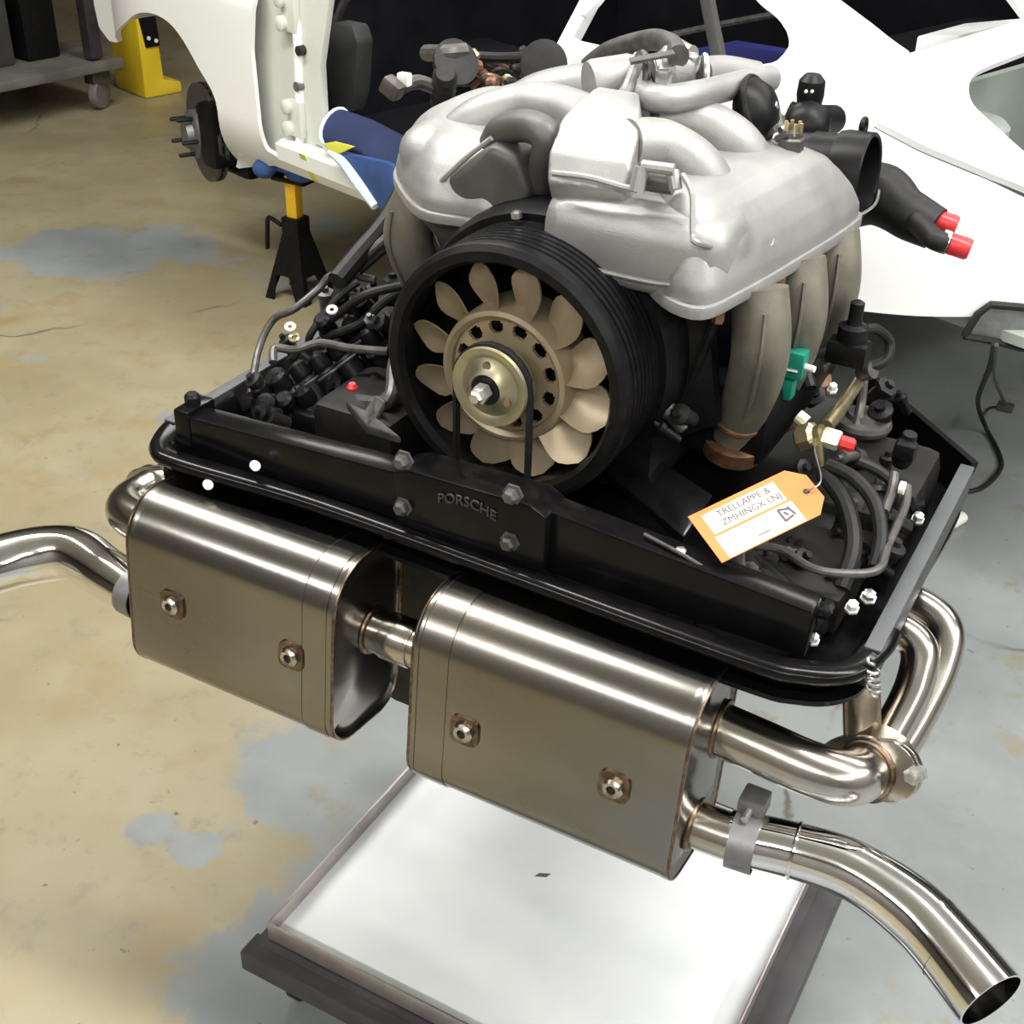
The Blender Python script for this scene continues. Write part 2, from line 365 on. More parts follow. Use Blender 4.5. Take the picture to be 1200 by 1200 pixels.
# --- fan
fan = obj('cooling_fan', MB().lathe([(0.0655, 0.004), (0.066, -0.004), (0.071, -0.008), (0.076, -0.006), (0.0785, 0.002), (0.0785, 0.055), (0.070, 0.055), (0.069, 0.012), (0.0655, 0.012)], FC + YA * 0.008, YA, 72, False), 'fan', E)
tag(fan, 'bronze twelve-blade cooling fan')
# slotted hub face: polar grid with twelve slots left open
mb = MB(); n = 144; rr = [0.030, 0.0485, 0.051, 0.0535, 0.060, 0.0625, 0.0655]
def slot(i, j):
    k = j % 12
    return (i in (2, 3) and 2 <= k <= 8) or (i in (1, 4) and 3 <= k <= 7)
for side in (0, 1):
    v = []; f = []
    for i, r in enumerate(rr):
        for j in range(n):
            a = 2 * math.pi * j / n
            v.append(FC + Vector((r * math.cos(a), 0.009 + side * 0.005, r * math.sin(a))))
    for i in range(len(rr) - 1):
        for j in range(n):
            if not slot(i, j): f.append((i * n + j, i * n + (j + 1) % n, (i + 1) * n + (j + 1) % n, (i + 1) * n + j))
    mb.add(v, f)
nn = n * len(rr)
for i in range(len(rr) - 1):
    for j in range(n):
        if slot(i, j):
            q = [i * n + j, i * n + (j + 1) % n, (i + 1) * n + (j + 1) % n, (i + 1) * n + j]
            for e, (di, dj) in enumerate(((-1, 0), (0, 1), (1, 0), (0, -1))):
                if not slot(i + di, (j + dj) % n):
                    a, b = q[e], q[(e + 1) % 4]; mb.f.append((a, b, b + nn, a + nn))
obj('hub_face', mb, 'fan', fan)
obj('hub_cavity', MB().lathe([(0.069, 0.035), (0.0, 0.035)], FC, YA, 40, False), 'black', fan)
# one blade, then eleven copies about the shaft
NB = 12
mb = MB(); nu, nv = 9, 9
grid = []
for side in (0, 1):
    for i in range(nu):
        u = i / (nu - 1); r = 0.074 + 0.052 * u
        span = R(22) + R(5) * math.sin(u * math.pi)
        for j in range(nv):
            w = j / (nv - 1)
            c0 = .55 * max(0, (u - .5) / .5) ** 2.4; c1 = .25 * max(0, (u - .6) / .4) ** 2.4
            ww = c0 + (1 - c0 - c1) * w
            a = -(ww - 0.5) * span + R(4) * u
            y = 0.004 + 0.024 * (1 - ww) + 0.006 * math.sin(ww * math.pi) + side * 0.003
            grid.append(Vector((r * math.cos(a), y, r * math.sin(a))))
f = []
m = nu * nv
for i in range(nu - 1):
    for j in range(nv - 1):
        q = (i * nv + j, i * nv + j + 1, (i + 1) * nv + j + 1, (i + 1) * nv + j); f.append(q); f.append(tuple(m + k for k in q)[::-1])
bd = [i * nv for i in range(nu)] + [(nu - 1) * nv + j for j in range(1, nv)] + [i * nv + nv - 1 for i in range(nu - 2, -1, -1)] + [j for j in range(nv - 2, 0, -1)]
for i in range(len(bd)): a, b = bd[i], bd[(i + 1) % len(bd)]; f.append((a, b, m + b, m + a))
mb.add(grid, f)
bl = obj('blade', mb, 'fan', fan, off=(0, 0, 0)); bl.location = (0, 0, 0)
for k in range(NB):
    mw = Matrix.Translation(FC - OFF) @ Matrix.Rotation(R(12) - 2 * math.pi * k / NB, 4, 'Y')
    if k == 0: bl.matrix_local = mw
    else: inst(bl, fan, mw)
# --- pulley, nut, belt
PC = FC + YA * -0.026
pul = obj('alternator_pulley', MB().lathe([(0.012, -0.002), (0.018, -0.010), (0.024, -0.004), (0.034, 0.0), (0.040, -0.003), (0.045, -0.003), (0.046, 0.001), (0.041, 0.007), (0.046, 0.013), (0.046, 0.017), (0.030, 0.020), (0.030, 0.034), (0.012, 0.034)], PC, YA, 64, False), 'pulley', E)
obj('pulley_boss', MB().lathe([(0.0165, -0.010), (0.0165, -0.002), (0.010, 0.0)], PC, YA, 32), 'black', pul)
obj('shaft_nut', MB().lathe([(0.0, -0.034), (0.006, -0.034), (0.008, -0.031), (0.008, -0.024), (0.0105, -0.024), (0.0105, -0.012)], PC, YA, 6), 'steel', pul)
for a in (95, 215, 335):
    p = PC + Vector((0.026 * math.cos(R(a)), -0.001, 0.026 * math.sin(R(a))))
    obj('pulley_slot', MB().lathe([(0.0045, -0.004), (0.0045, 0.002)], p, YA, 14), 'muffdark', pul)
bp = [(-0.046, 0, -0.16), (-0.0465, 0, -0.08), (-0.0465, 0, -0.01)] + [(0.0465 * math.cos(R(a)), 0, 0.0465 * math.sin(R(a))) for a in range(170, 5, -15)] + [(0.0465, 0, -0.01), (0.0465, 0, -0.08), (0.046, 0, -0.16)]
path = [PC + Vector(p) + YA * 0.007 for p in bp]
mb = MB(); rings = []
for i, p in enumerate(path):
    t = (path[min(i + 1, len(path) - 1)] - path[max(i - 1, 0)]).normalized(); s = YA.cross(t).normalized()
    rings.append([p + s * x + YA * y for x, y in ((0.0025, -0.005), (0.0025, 0.005), (-0.002, 0.004), (-0.002, -0.004))])
obj('drive_belt', mb.loft(rings), 'rubber', E, sharp=50)

# --- engine tin
out = [(-.455, .02), (-.448, -.055), (-.425, -.098), (-.38, -.110), (-.2, -.100), (0, -.104), (.33, -.115), (.40, -.108), (.44, -.082), (.455, -.035), (.456, .12), (.455, .375), (.36, .47), (.27, .55), (-.27, .55), (-.36, .47), (-.455, .375), (-.456, .12)]
oz = 0.735
oc = spline([(x, y, oz) for x, y in out], 5, True)
mb = MB(); mb.prism(oc, (0, 0, 0.006))
tin = obj('engine_tin', mb, 'tin', E)
lip = spline([(x, y, 0.779) for x, y in [(-.452, .06), (-.450, -.02)] + out[1:10] + [(.456, .0)]], 8)
mb = MB(); rings = []
for i, p in enumerate(lip):
    t = (lip[min(i + 1, len(lip) - 1)] - lip[max(i - 1, 0)]).normalized(); nrm = Vector((t.y, -t.x, 0))
    rings.append([p + nrm * a + ZA * b for a, b in ((-0.024, -0.040), (-0.014, -0.038), (-0.006, -0.016), (0.010, -0.010), (0.0135, -0.002), (0.010, 0.004), (0.002, 0.006), (-0.012, 0.004), (-0.018, -0.004), (-0.028, -0.030))])
obj('rolled_front_lip', mb.loft(rings), 'tin', tin, sharp=60)
for sx in (1, -1):
    x = 0.452 * sx
    mb = MB().prism([(x - 0.008, -.055, .742), (x - 0.008, .375, .742), (x - 0.008, .375, .783), (x - 0.008, -.055, .783)], (0.016, 0, 0), 0.002)
    o = obj('side_flange', mb, 'frame', tin)
    mb = MB().bar((x, -.05, .785), (x, .372, .785), 0.017, 0.004, 0.001); obj('flange_seal', mb, 'seal', o)
    # rear corner panel standing upright
    mb = MB(); p = [(sx * .455, .375, .742), (sx * .27, .55, .742), (sx * .268, .556, .80), (sx * .36, .465, .80), (sx * .463, .38, .79)]
    mb.prism(p, (-0.006 * sx, -0.006, 0), 0); obj('corner_panel', mb, 'tin', tin)
# --- rear carrier beam
def beam(x0, x1, z0a, z1a, z0b, z1b, y, th):
    return MB().prism([(x0, y, z0a), (x1, y, z0b), (x1, y, z1b), (x0, y, z1a)], (0, th, 0), 0.004)
car = obj('rear_carrier_beam', beam(-.388, -.075, .770, .826, .772, .842, -.085, .035), 'tin', E)
obj('beam_web', MB().prism([(-.08, -.098, .758), (.11, -.098, .758), (.11, -.098, .852), (.09, -.098, .862), (-.06, -.098, .858), (-.08, -.098, .85)], (0, 0.05, 0), 0.004), 'tin', car)
obj('beam_wing', beam(.105, .395, .775, .853, .775, .832, -.085, .035), 'tin', car)
obj('beam_lower_rail', MB().tube([(-.06, -.101, .775), (-.04, -.103, .770), (.05, -.103, .770), (.065, -.101, .776)], 0.0035, 8), 'tin', car)
obj('end_bracket', MB().box((-.395, -.062, .795), (.024, .05, .075), .004), 'tin', car)
obj('bracket_post', MB().lathe([(.010, 0), (.010, .012), (.007, .016)], (-.396, -.062, .830), ZA, 10), 'black', car)
for px, py in ((472, 540), (600, 580), (472, 594), (597, 635)):
    p = at(px, py, Y=-0.10)
    o = obj('flange_bolt', MB().lathe([(0.0, -0.010), (0.006, -0.010), (0.0085, -0.007), (0.0085, 0.0), (0.012, 0.001), (0.012, 0.004)], p, YA, 6), 'grime', E)
# raised lettering on the web
v, f = textmesh('PORSCHE', 0.017, 0.0012)
mb = MB(); cx = at(547, 598, Y=-0.1)
mb.add([cx + Vector((p.x, -p.z, p.y + 0.010 - 9 * p.x * p.x * 0.6)) for p in v], f)
obj('raised_lettering', mb, 'trim', car)

# --- intake: plenums (cast boxes), remeshed so they read as one casting each
def plenum(outl_, c, s_):
    rings = []
    for z, k in ((1.050, .99), (1.055, 1.0), (1.070, 1.0), (1.076, .985), (1.095, .93), (1.115, .84), (1.132, .74), (1.144, .62), (1.150, .45), (1.151, .1)):
        k2 = 1 - (1 - k) * s_
        rings.append([(c[0] + (x - c[0]) * k2, c[1] + (y - c[1]) * k2, z) for x, y in outl_])
    return MB().loft(rings)
oR = [(p.x, p.y) for p in spline([(x, y, 0) for x, y in ((.105, .13), (.155, .062), (.203, .052), (.222, .12), (.240, .23), (.258, .37), (.252, .42), (.20, .445), (.09, .44), (.075, .27))], 4, True)]
pr = plenum(oR, (.105, .21), .95)
for y, x in ((.13, .178), (.265, .188), (.375, .195)): pr.sphere((x, y, 1.093), (.040, .050, .038), 20)
prj = obj('plenum', pr, 'cast', E, remesh=0.004, smooth_it=5)
def grow(P, d, c): return [(c[0] + (x - c[0]) * d, c[1] + (y - c[1]) * d) for x, y in P]
obj('plenum_flange', MB().prism([(x, y, 1.042) for x, y in grow(oR, 1.035, (.15, .24))], (0, 0, .014), .003), 'cast', prj)
for y, x in ((.085, .214), (.20, .240), (.315, .254), (.41, .258)):
    obj('flange_bolt', MB().lathe([(.0065, -.016), (.0065, 0)], (x - .006, y, 1.043), ZA, 6), 'copper', prj)
obj('plenum_underside', MB().prism([at(x, y, Y=.118) for x, y in ((520, 208), (548, 186), (574, 168), (606, 184), (620, 225), (608, 272), (562, 290), (526, 264))], (0, .06, 0), .012), 'horn', E, remesh=.003, smooth_it=6)  # dark body added in front; its colour paints the shade below the seam
obj('seam_bead', MB().tube([at(518, 212, Y=.122), at(526, 204, Y=.117), at(550, 182, Y=.116), at(576, 162, Y=.12)], .0032, 8), 'cast', E)
obj('seam_bead', MB().tube([at(800, 205, Y=.09), at(811, 228, Y=.074), at(812, 275, Y=.055), at(822, 286, Y=.052), at(885, 300, X=.214)], .0032, 8), 'cast', prj)
obj('boss', MB().lathe([(.014, -.02), (.014, .004), (.010, .008)], at(893, 282, X=.215), Vector((.7, -.3, .6)), 18), 'cast', prj)
oL = [(p.x, p.y) for p in spline([(x, y, 0) for x, y in ((-.07, .13), (-.12, .115), (-.172, .112), (-.235, .165), (-.280, .225), (-.290, .30), (-.285, .42), (-.24, .455), (-.10, .45), (-.07, .30))], 4, True)]
pl = plenum(oL, (-.165, .28), .8)
pl.v = [Vector((v.x, v.y, 1.066 + (v.z - 1.05) * .80)) for v in pl.v]
pl.sphere((-.205, .205, 1.108), (.050, .050, .036), 20).sphere((-.215, .32, 1.108), (.052, .055, .036), 20)
plj = obj('plenum', pl, 'cast', E, remesh=0.004, smooth_it=5)
obj('plenum_flange', MB().prism([(x, y, 1.058) for x, y in grow(oL, 1.035, (-.18, .28))], (0, 0, .012), .003), 'cast', plj)
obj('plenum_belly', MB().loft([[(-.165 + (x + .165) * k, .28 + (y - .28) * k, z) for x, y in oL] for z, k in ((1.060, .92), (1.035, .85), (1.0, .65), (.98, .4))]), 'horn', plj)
# crossover pipes
def cast_tube(name, pts, r, n=20, m='cast', parent=E, **k): return obj(name, MB().tube(pts, r, n, **k), m, parent, sharp=60)
cast_tube('crossover_pipe', [(-.20, .225, 1.105), (-.165, .235, 1.140), (-.105, .245, 1.165), (-.03, .215, 1.172), (.035, .165, 1.168)], [.034, .032, .030, .030, .030])
cast_tube('crossover_pipe', [(-.20, .345, 1.105), (-.15, .34, 1.145), (-.09, .345, 1.168), (-.02, .34, 1.176), (.05, .30, 1.172)], [.034, .032, .030, .030, .030])
cast_tube('crossover_pipe', [at(735, 170, Z=1.175), at(775, 172, Z=1.168), at(815, 198, Z=1.148), at(838, 235, Z=1.115)], [.027, .029, .030, .030])
cast_tube('crossover_pipe', [at(770, 135, Z=1.178), at(815, 143, Z=1.172), at(860, 168, Z=1.152), at(885, 205, Z=1.115)], [.026, .028, .029, .030])
for px, py, pz in ((556, 160, 1.14),):
    pass
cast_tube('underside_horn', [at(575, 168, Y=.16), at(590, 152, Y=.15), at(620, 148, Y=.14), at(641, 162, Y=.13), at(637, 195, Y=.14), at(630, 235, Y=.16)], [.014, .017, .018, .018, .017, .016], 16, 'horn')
# centre resonance box
def slab(rows):
    rings = []
    for (ax_, ay, az), (bx, by, bz_), th_ in rows:
        a_, b_ = Vector((ax_, ay, az)), Vector((bx, by, bz_)); dn = Vector((0, .45, -.9)) * th_
        rings.append([a_, b_, b_ + dn, a_ + dn])
    return MB().loft(rings)
mb = slab([((.008, .074, 1.143), (.090, .088, 1.143), .05), ((.000, .090, 1.168), (.090, .100, 1.168), .055), ((-.004, .125, 1.196), (.084, .130, 1.192), .06), ((-.004, .17, 1.210), (.066, .17, 1.208), .05), ((.0, .205, 1.214), (.048, .205, 1.214), .03)])
rb = obj('resonance_box', mb, 'cast', E, remesh=.003, smooth_it=7)
mb = MB().tube([at(648, 203, Y=.074), at(690, 208, Y=.073), at(730, 219, Y=.076), at(746, 222, Y=.074)], .0035, 8).tube([at(746, 224, Y=.074), at(752, 196, Y=.080)], .008, 10).tube([at(788, 200, Y=.09), at(792, 222, Y=.085)], .007, 10).tube([at(752, 194, Y=.08), at(790, 199, Y=.085)], .006, 10)
obj('cast_lip', mb, 'cast', rb)
obj('actuator_rod', MB().tube([at(752, 209, Y=.10), at(790, 215, Y=.105)], .012, 14), 'grime', E)
# lower resonance tank
mb = MB()
secs = []
for x, hh, dd in ((.005, .030, .03), (.012, .042, .05), (.03, .046, .055), (.17, .046, .055), (.20, .043, .05), (.212, .03, .03)):
    secs.append([(x, .115 + dd * math.copysign(abs(math.cos(a)) ** .6, math.cos(a)), 1.086 + hh * math.copysign(abs(math.sin(a)) ** .6, math.sin(a))) for a in [2 * math.pi * k / 28 for k in range(28)]])
tank = obj('resonance_tank', mb.loft(secs), 'cast', E, sharp=60)
obj('seam_bead', MB().tube([(.02, .061, 1.072), (.06, .0595, 1.066), (.15, .0595, 1.066), (.19, .064, 1.076)], .0028, 8), 'cast', tank)
# runners: three a side
for k in range(3):
    for sx in (1, -1):
        y = .160 + .108 * k if sx > 0 else .215 + .108 * k
        qx = (.226 + .007 * k) if sx > 0 else .240
        o = cast_tube('intake_runner', [(sx * qx, y - .005, 1.045), (sx * (qx + .012), y - .012, .99), (sx * (qx + .004), y + .01, .93), (sx * (qx - .014), y + .032, .865), (sx * (qx - .02), y + .04, .84)], [.028, .029, .028, .0255, .0255], 18, 'runner', flat=1.12)
        obj('runner_clamp', MB().torus((sx * (qx - .015), y + .034, .868), Vector((sx * .25, -.35, 1)), .028, .004, 28, 8), 'copper' if k == 0 and sx > 0 else 'grime', o)
        obj('runner_seam', MB().tube([(sx * (qx + .02), y - .036, 1.03), (sx * (qx + .022), y - .040, .985), (sx * (qx + .012), y - .018, .92), (sx * (qx - .002), y + .006, .875)], .0025, 6), 'runner', o)
        obj('intake_flange', MB().lathe([(.036, 0), (.036, .018), (.030, .020)], (sx * (qx - .02), y + .042, .815), Vector((sx * .1, -.1, 1)), 24), 'copper' if sx > 0 else 'grime', o)
obj('upper_ducting', MB().box((.17, .33, .86), (.16, .30, .10), .02), 'black', E)
obj('upper_ducting', MB().box((-.17, .33, .86), (.16, .30, .10), .02), 'black', E)

# --- throttle linkage and idle pipe on the top
Zt = 1.20
obj('throttle_body', MB().lathe([(.026, 0), (.028, .006), (.028, .05), (.026, .055)], at(690, 100, Z=Zt), (at(740, 92, Z=Zt + .005) - at(690, 100, Z=Zt)), 28), 'cast', E)
obj('linkage_strut', MB().tube([at(725, 125, Z=1.19), at(738, 98, Z=1.215), at(748, 68, Z=1.225)], [.012, .007, .008], 10), 'cast', E)
obj('band_clamp', MB().torus(at(750, 92, Z=1.215), R2 * 1 + FW * .2, .026, .005, 28, 8), 'grime', E)
vb = obj('valve_body', MB().tube([at(765, 88, Z=1.215), at(790, 82, Z=1.22), at(815, 84, Z=1.22)], [.020, .025, .020], 18), 'cast', E)
obj('valve_dome', MB().sphere(at(790, 66, Z=1.235), (.018, .018, .014)), 'cast', vb)
obj('valve_lug', MB().box(at(808, 74, Z=1.23), (.022, .016, .018), .004), 'steel', vb)
obj('valve_lug', MB().box(at(778, 92, Z=1.225), (.016, .016, .02), .004), 'steel', vb)
obj('band_clamp', MB().torus(at(770, 92, Z=1.215), R2, .024, .004, 28, 8), 'steel', E)
obj('band_clamp', MB().torus(at(825, 88, Z=1.212), R2, .021, .004, 28, 8), 'steel', E)
obj('vent_pipe', MB().tube([at(820, 86, Z=1.215), at(850, 84, Z=1.21), at(885, 90, Z=1.20)], .018, 18), 'cast', E)
obj('idle_air_pipe', MB().tube([at(748, 92, Z=1.205), at(753, 108, Z=1.205), at(775, 116, Z=1.205), at(820, 110, Z=1.205), at(870, 98, Z=1.20), at(902, 92, Z=1.195)], .0155, 18, k=10), 'cast', E)
obj('breather_hose', MB().tube([at(690, 78, Z=1.18), at(715, 60, Z=1.205), at(760, 47, Z=1.23), at(785, 52, Z=1.24), at(795, 66, Z=1.24)], .0125, 14), 'grime', E)
obj('flat_strap', MB().bar(at(738, 72, Z=1.24), at(790, 62, Z=1.25), .02, .003), 'grime', E)
obj('small_fitting', MB().tube([at(792, 52, Z=1.245), at(806, 60, Z=1.24), at(812, 62, Z=1.24)], .008, 10), 'steel', E)
obj('pipe_elbow', MB().tube([at(738, 100, Z=1.2), at(746, 84, Z=1.215), at(765, 82, Z=1.215)], .016, 14), 'grime', E)
# --- vacuum actuator, sensor, idle valve
c = at(886, 128, Z=1.180); ax = (R2 * .75 - FW * .55 + U2 * .1).normalized()
va = obj('vacuum_actuator', MB().lathe([(.020, -.020), (.029, -.012), (.034, 0), (.036, .004), (.034, .008), (.028, .014), (.022, .020), (.010, .024)], c, ax, 36), 'black', E)
obj('actuator_ring', MB().torus(c + ax * .002, ax, .036, .004, 40, 8), 'black', va)
obj('actuator_stem', MB().tube([c + ax * .02, at(915, 148, Z=1.16), at(925, 165, Z=1.15)], .006, 8), 'steel', E)
for px, py in ((903, 155), (912, 142), (918, 160)):
    obj('linkage_pin', MB().tube([at(px - 8, py + 3, Z=1.155), at(px + 6, py - 4, Z=1.165)], .004, 8), 'grime', E)
s = at(925, 185, Z=1.135)
tsn = obj('temperature_sensor', MB().lathe([(.015, 0), (.015, .022), (.012, .024), (.012, .030)], s, ZA, 6), 'grime', E)
for i in range(6):
    a = R(60 * i); obj('sensor_prong', MB().box(s + Vector((.009 * math.cos(a), .009 * math.sin(a), .034)), (.004, .004, .014), .001), 'brass', tsn)
c = at(948, 138, Z=1.12)
iv = obj('idle_valve', MB().tube([at(940, 165, Z=1.09), at(945, 148, Z=1.11), at(955, 132, Z=1.125)], [.022, .032, .026], 20), 'black', E)
obj('valve_cap', MB().lathe([(.016, 0), (.018, .012), (.017, .030), (.010, .038)], at(948, 122, Z=1.135), ZA, 20), 'black', iv)
obj('valve_port', MB().tube([at(955, 140, Z=1.12), at(976, 140, Z=1.11)], .019, 16), 'black', iv)
obj('valve_port', MB().tube([at(940, 135, Z=1.12), at(925, 130, Z=1.125)], .013, 14), 'black', iv)
for px in (944, 951): obj('terminal', MB().lathe([(.0022, 0), (.0022, .004)], at(px, 108, Z=1.172), -FW, 8), 'steel', iv)
# --- air intake throat and hose with red caps
o0 = at(1006, 205, Z=1.085); ax = (R2 * .80 - FW * .40 - U2 * .22).normalized()
th = obj('intake_throat', MB().lathe([(.043, -.075), (.045, -.03), (.050, -.028), (.052, -.02), (.052, .012), (.050, .014), (.047, .012), (.046, -.04), (.046, -.06), (.001, -.061)], o0, ax, 48, False), 'black', E)
obj('throat_lug', MB().torus(o0 + (U2 - ax * U2.dot(ax)).normalized() * .059 - ax * .008, ax, .008, .004, 16, 8), 'black', th)
obj('throat_wire', MB().tube([at(1031, 215, Z=1.06), at(1025, 240, Z=1.05), at(1000, 255, Z=1.04), at(985, 258, Z=1.04)], .002, 6), 'steel', th)
ho = obj('coolant_hose', MB().tube([at(990, 228, Z=1.03), at(1030, 228, Z=1.04), at(1062, 250, Z=1.03), at(1096, 268, Z=1.02)], [.046, .040, .031, .027], 22), 'rubber', E)
for dx, dy in ((-6, -13), (8, 14)):
    p = at(1101 + dx, 270 + dy, Z=1.03); q = at(1129 + dx, 279 + dy, Z=1.025); d = (q - p).normalized()
    p = p - d * .004
    obj('hose_branch', MB().tube([at(1070, 256, Z=1.03), p - d * .012, p + d * .004], .0132, 14), 'rubber', ho)
    obj('hose_clamp', MB().lathe([(.0145, -.002), (.0145, .007)], p, d, 20), 'steel', ho)
    obj('red_cap', MB().lathe([(.0120, .006), (.0130, .010), (.0130, .030), (.0110, .033)], p, d, 24), 'red', ho)

# --- mufflers
def msec(x, yc, zc, hh, hd, tilt, k=1.0, n=56):
    pts = []; rt, rb = .060, .042
    loop = []
    for (cy, cz, r, a0) in ((hd - rt, hh - rt, rt, 0), (-hd + rt, hh - rt, rt, 90), (-hd + rb, -hh + rb, rb, 180), (hd - rb, -hh + rb, rb, 270)):
        for j in range(n // 4):
            a = R(a0 + 90 * j / (n // 4 - 1)); loop.append((cy + r * math.cos(a), cz + r * math.sin(a)))
    ct, st = math.cos(tilt), math.sin(tilt)
    for y, z in loop:
        y *= k; z *= k; pts.append((x, yc + y * ct + z * st, zc + z * ct - y * st))
    return pts
def muffler(x0, x1, seam, bungs, yc=-.132, zc=.632, hh=.120, hd=.070, tilt=R(6), label=''):
    S = lambda x, k=1.0: msec(x, yc, zc, hh, hd, tilt, k)
    mb = MB(); mb.loft([S(x0 + .006), S(x1 - .006)], caps=False)
    sh = obj('muffler', mb, 'muff', E, sharp=40); tag(sh, label)
    for x, d in ((x0, 1), (x1, -1)):
        mb = MB(); mb.loft([S(x + d * .012, 1.0), S(x + d * .006, 1.006), S(x + d * .001, 1.002), S(x, .985), S(x + d * .001, .955), S(x + d * .004, .93), S(x + d * .001, .80), S(x - d * .003, .4), S(x - d * .004, .02)], caps=True)
        obj('end_cap', mb, 'muff', sh, sharp=60)
        mb = MB(); mb.tube([Vector(p) for p in S(x + d * .001, .985)] + [Vector(S(x + d * .001, .985)[0])], .0022, 6, smooth=False); obj('edge_weld', mb, 'weld', sh)
    for xs, w in seam:
        mb = MB().loft([S(xs, 1.001), S(xs, 1.012), S(xs + w, 1.012), S(xs + w, 1.001)], caps=False); obj('wrap_band', mb, 'muff', sh, sharp=40)
        mb = MB().loft([S(xs - .0015, 1.002), S(xs - .0015, 1.005), S(xs + .0005, 1.005), S(xs + .0005, 1.002)], caps=False); obj('band_seam', mb, 'bore', sh)
    nrm = Vector((0, -math.cos(tilt), math.sin(tilt)))
    fc = Vector((0, yc, zc)) + nrm * hd
    for px, py in bungs:
        d = ray(px, py); t = (fc - CAMP).dot(nrm) / d.dot(nrm); p = CAMP + d * t
        rot = Matrix((XA, -nrm, XA.cross(-nrm))).transposed()
        b = obj('sensor_bung', MB().prism([p + XA * (.0175 * math.copysign(abs(math.cos(a)) ** .5, math.cos(a))) + XA.cross(nrm) * (.0175 * math.copysign(abs(math.sin(a)) ** .5, math.sin(a))) for a in [2 * math.pi * j / 24 for j in range(24)]], nrm * .003), 'weld', sh)
        obj('bung_nut', MB().lathe([(.0055, .002), (.0055, .009), (.0095, .010), (.0125, .007), (.0125, .0)], p, nrm, 8, False), 'pipe', b)
        obj('bung_bore', MB().lathe([(.0056, .0042), (.0, .0042)], p, nrm, 16, False), 'bore', b)
    return sh
MR = muffler(.005, .325, [(.005 + .010, .036)], ((545, 856), (720, 921)), label='stainless muffler whose outlet ends in the whole chrome tailpipe')
ML = muffler(-.403, -.098, [(-.098 - .042, .032)], ((203, 708), (342, 768)), label='stainless muffler clamped to the chrome tailpipe below a pipe stub')
def weld(p, ax, r): obj('weld_bead', MB().torus(p, ax, r, .0032, 36, 8), 'weld', E)
# link pipe between the mufflers
obj('link_pipe', MB().tube([(-.098, -.125, .645), (-.06, -.125, .645), (.006, -.125, .645)], .026, 24), 'pipe', E)
for x in (-.094, .001): weld((x, -.125, .645), XA, .027)
obj('link_sleeve', MB().lathe([(.0275, 0), (.0285, .002), (.0285, .038), (.0275, .04)], (-.075, -.125, .645), XA, 32), 'pipe', E)
# right inlet elbow, flange, headers
el = [Vector((.324, -.105, .668)), Vector((.372, -.105, .664)), Vector((.425, -.100, .655)), Vector((.462, -.082, .645)), Vector((.472, -.045, .632))]
obj('inlet_elbow', MB().tube(el, .0285, 26, k=10), 'pipe', E); weld(Vector((.328, -.105, .668)), XA, .030)
fa = (el[-1] - el[-2]).normalized()
def flange(name, c, ax, r, lug, th):
    a = Vector(ax).normalized(); s = XA - a * XA.dot(a); s = (s * math.cos(.35) + a.cross(s) * math.sin(-.35)).normalized(); u = a.cross(s)
    pts = []
    for j in range(40):
        t = 2 * math.pi * j / 40; q = r + lug * max(0, abs(math.cos(t)) - .45) ** 1.2
        pts.append(c + s * q * math.cos(t) + u * q * math.sin(t))
    o = obj(name, MB().prism(pts, a * th, .0015), 'pipe', E)
    for k in (-1, 1):
        obj('flange_bolt', MB().lathe([(.0055, -.016), (.0055, -.008), (.010, -.007), (.010, 0)], c + s * k * (r + lug * .42), a, 6), 'steel', o)
    return o
flange('exhaust_flange', el[-1] + fa * -.003, fa, .036, .042, .007); flange('exhaust_flange', el[-1] + fa * .006, fa, .036, .042, .008)
weld(el[-1] - fa * .004, fa, .030)
col0 = el[-1] + fa * .012
obj('collector', MB().tube([col0, col0 + Vector((.0, .012, .0)), col0 + Vector((.002, .035, .008))], [.030, .036, .034], 22), 'muffdark', E)
def header(pts, r=.0205, m='pipe'): return obj('header_pipe', MB().tube(pts, r, 22, k=10), m, E)
header([(.40, .10, .705), (.445, .10, .712), (.478, .090, .704), (.486, .062, .675), (.480, .022, .640), (.472, -.008, .610)], .0205)
header([(.40, .17, .700), (.456, .168, .706), (.494, .152, .694), (.502, .115, .664), (.495, .055, .627), (.484, .008, .597)], .0205)
header([(.40, .03, .715), (.428, .025, .71), (.440, .012, .685), (.452, -.004, .648), (.462, -.018, .622)], .020, 'muffdark')
# safety spring on the collector joint
sp = [at(1020, 770, X=.455), at(1027, 790, X=.46), at(1024, 815, X=.465)]
mb = MB(); pts = []
for i in range(50):
    w = i / 49; c = sp[0].lerp(sp[2], w); a = w * 2 * math.pi * 6; rr = .007 if .25 < w < .85 else .003
    pts.append(c + Vector((math.cos(a) * rr, math.sin(a) * rr, 0)))
obj('joint_spring', mb.tube(pts, .0016, 6, smooth=False), 'steel', E)
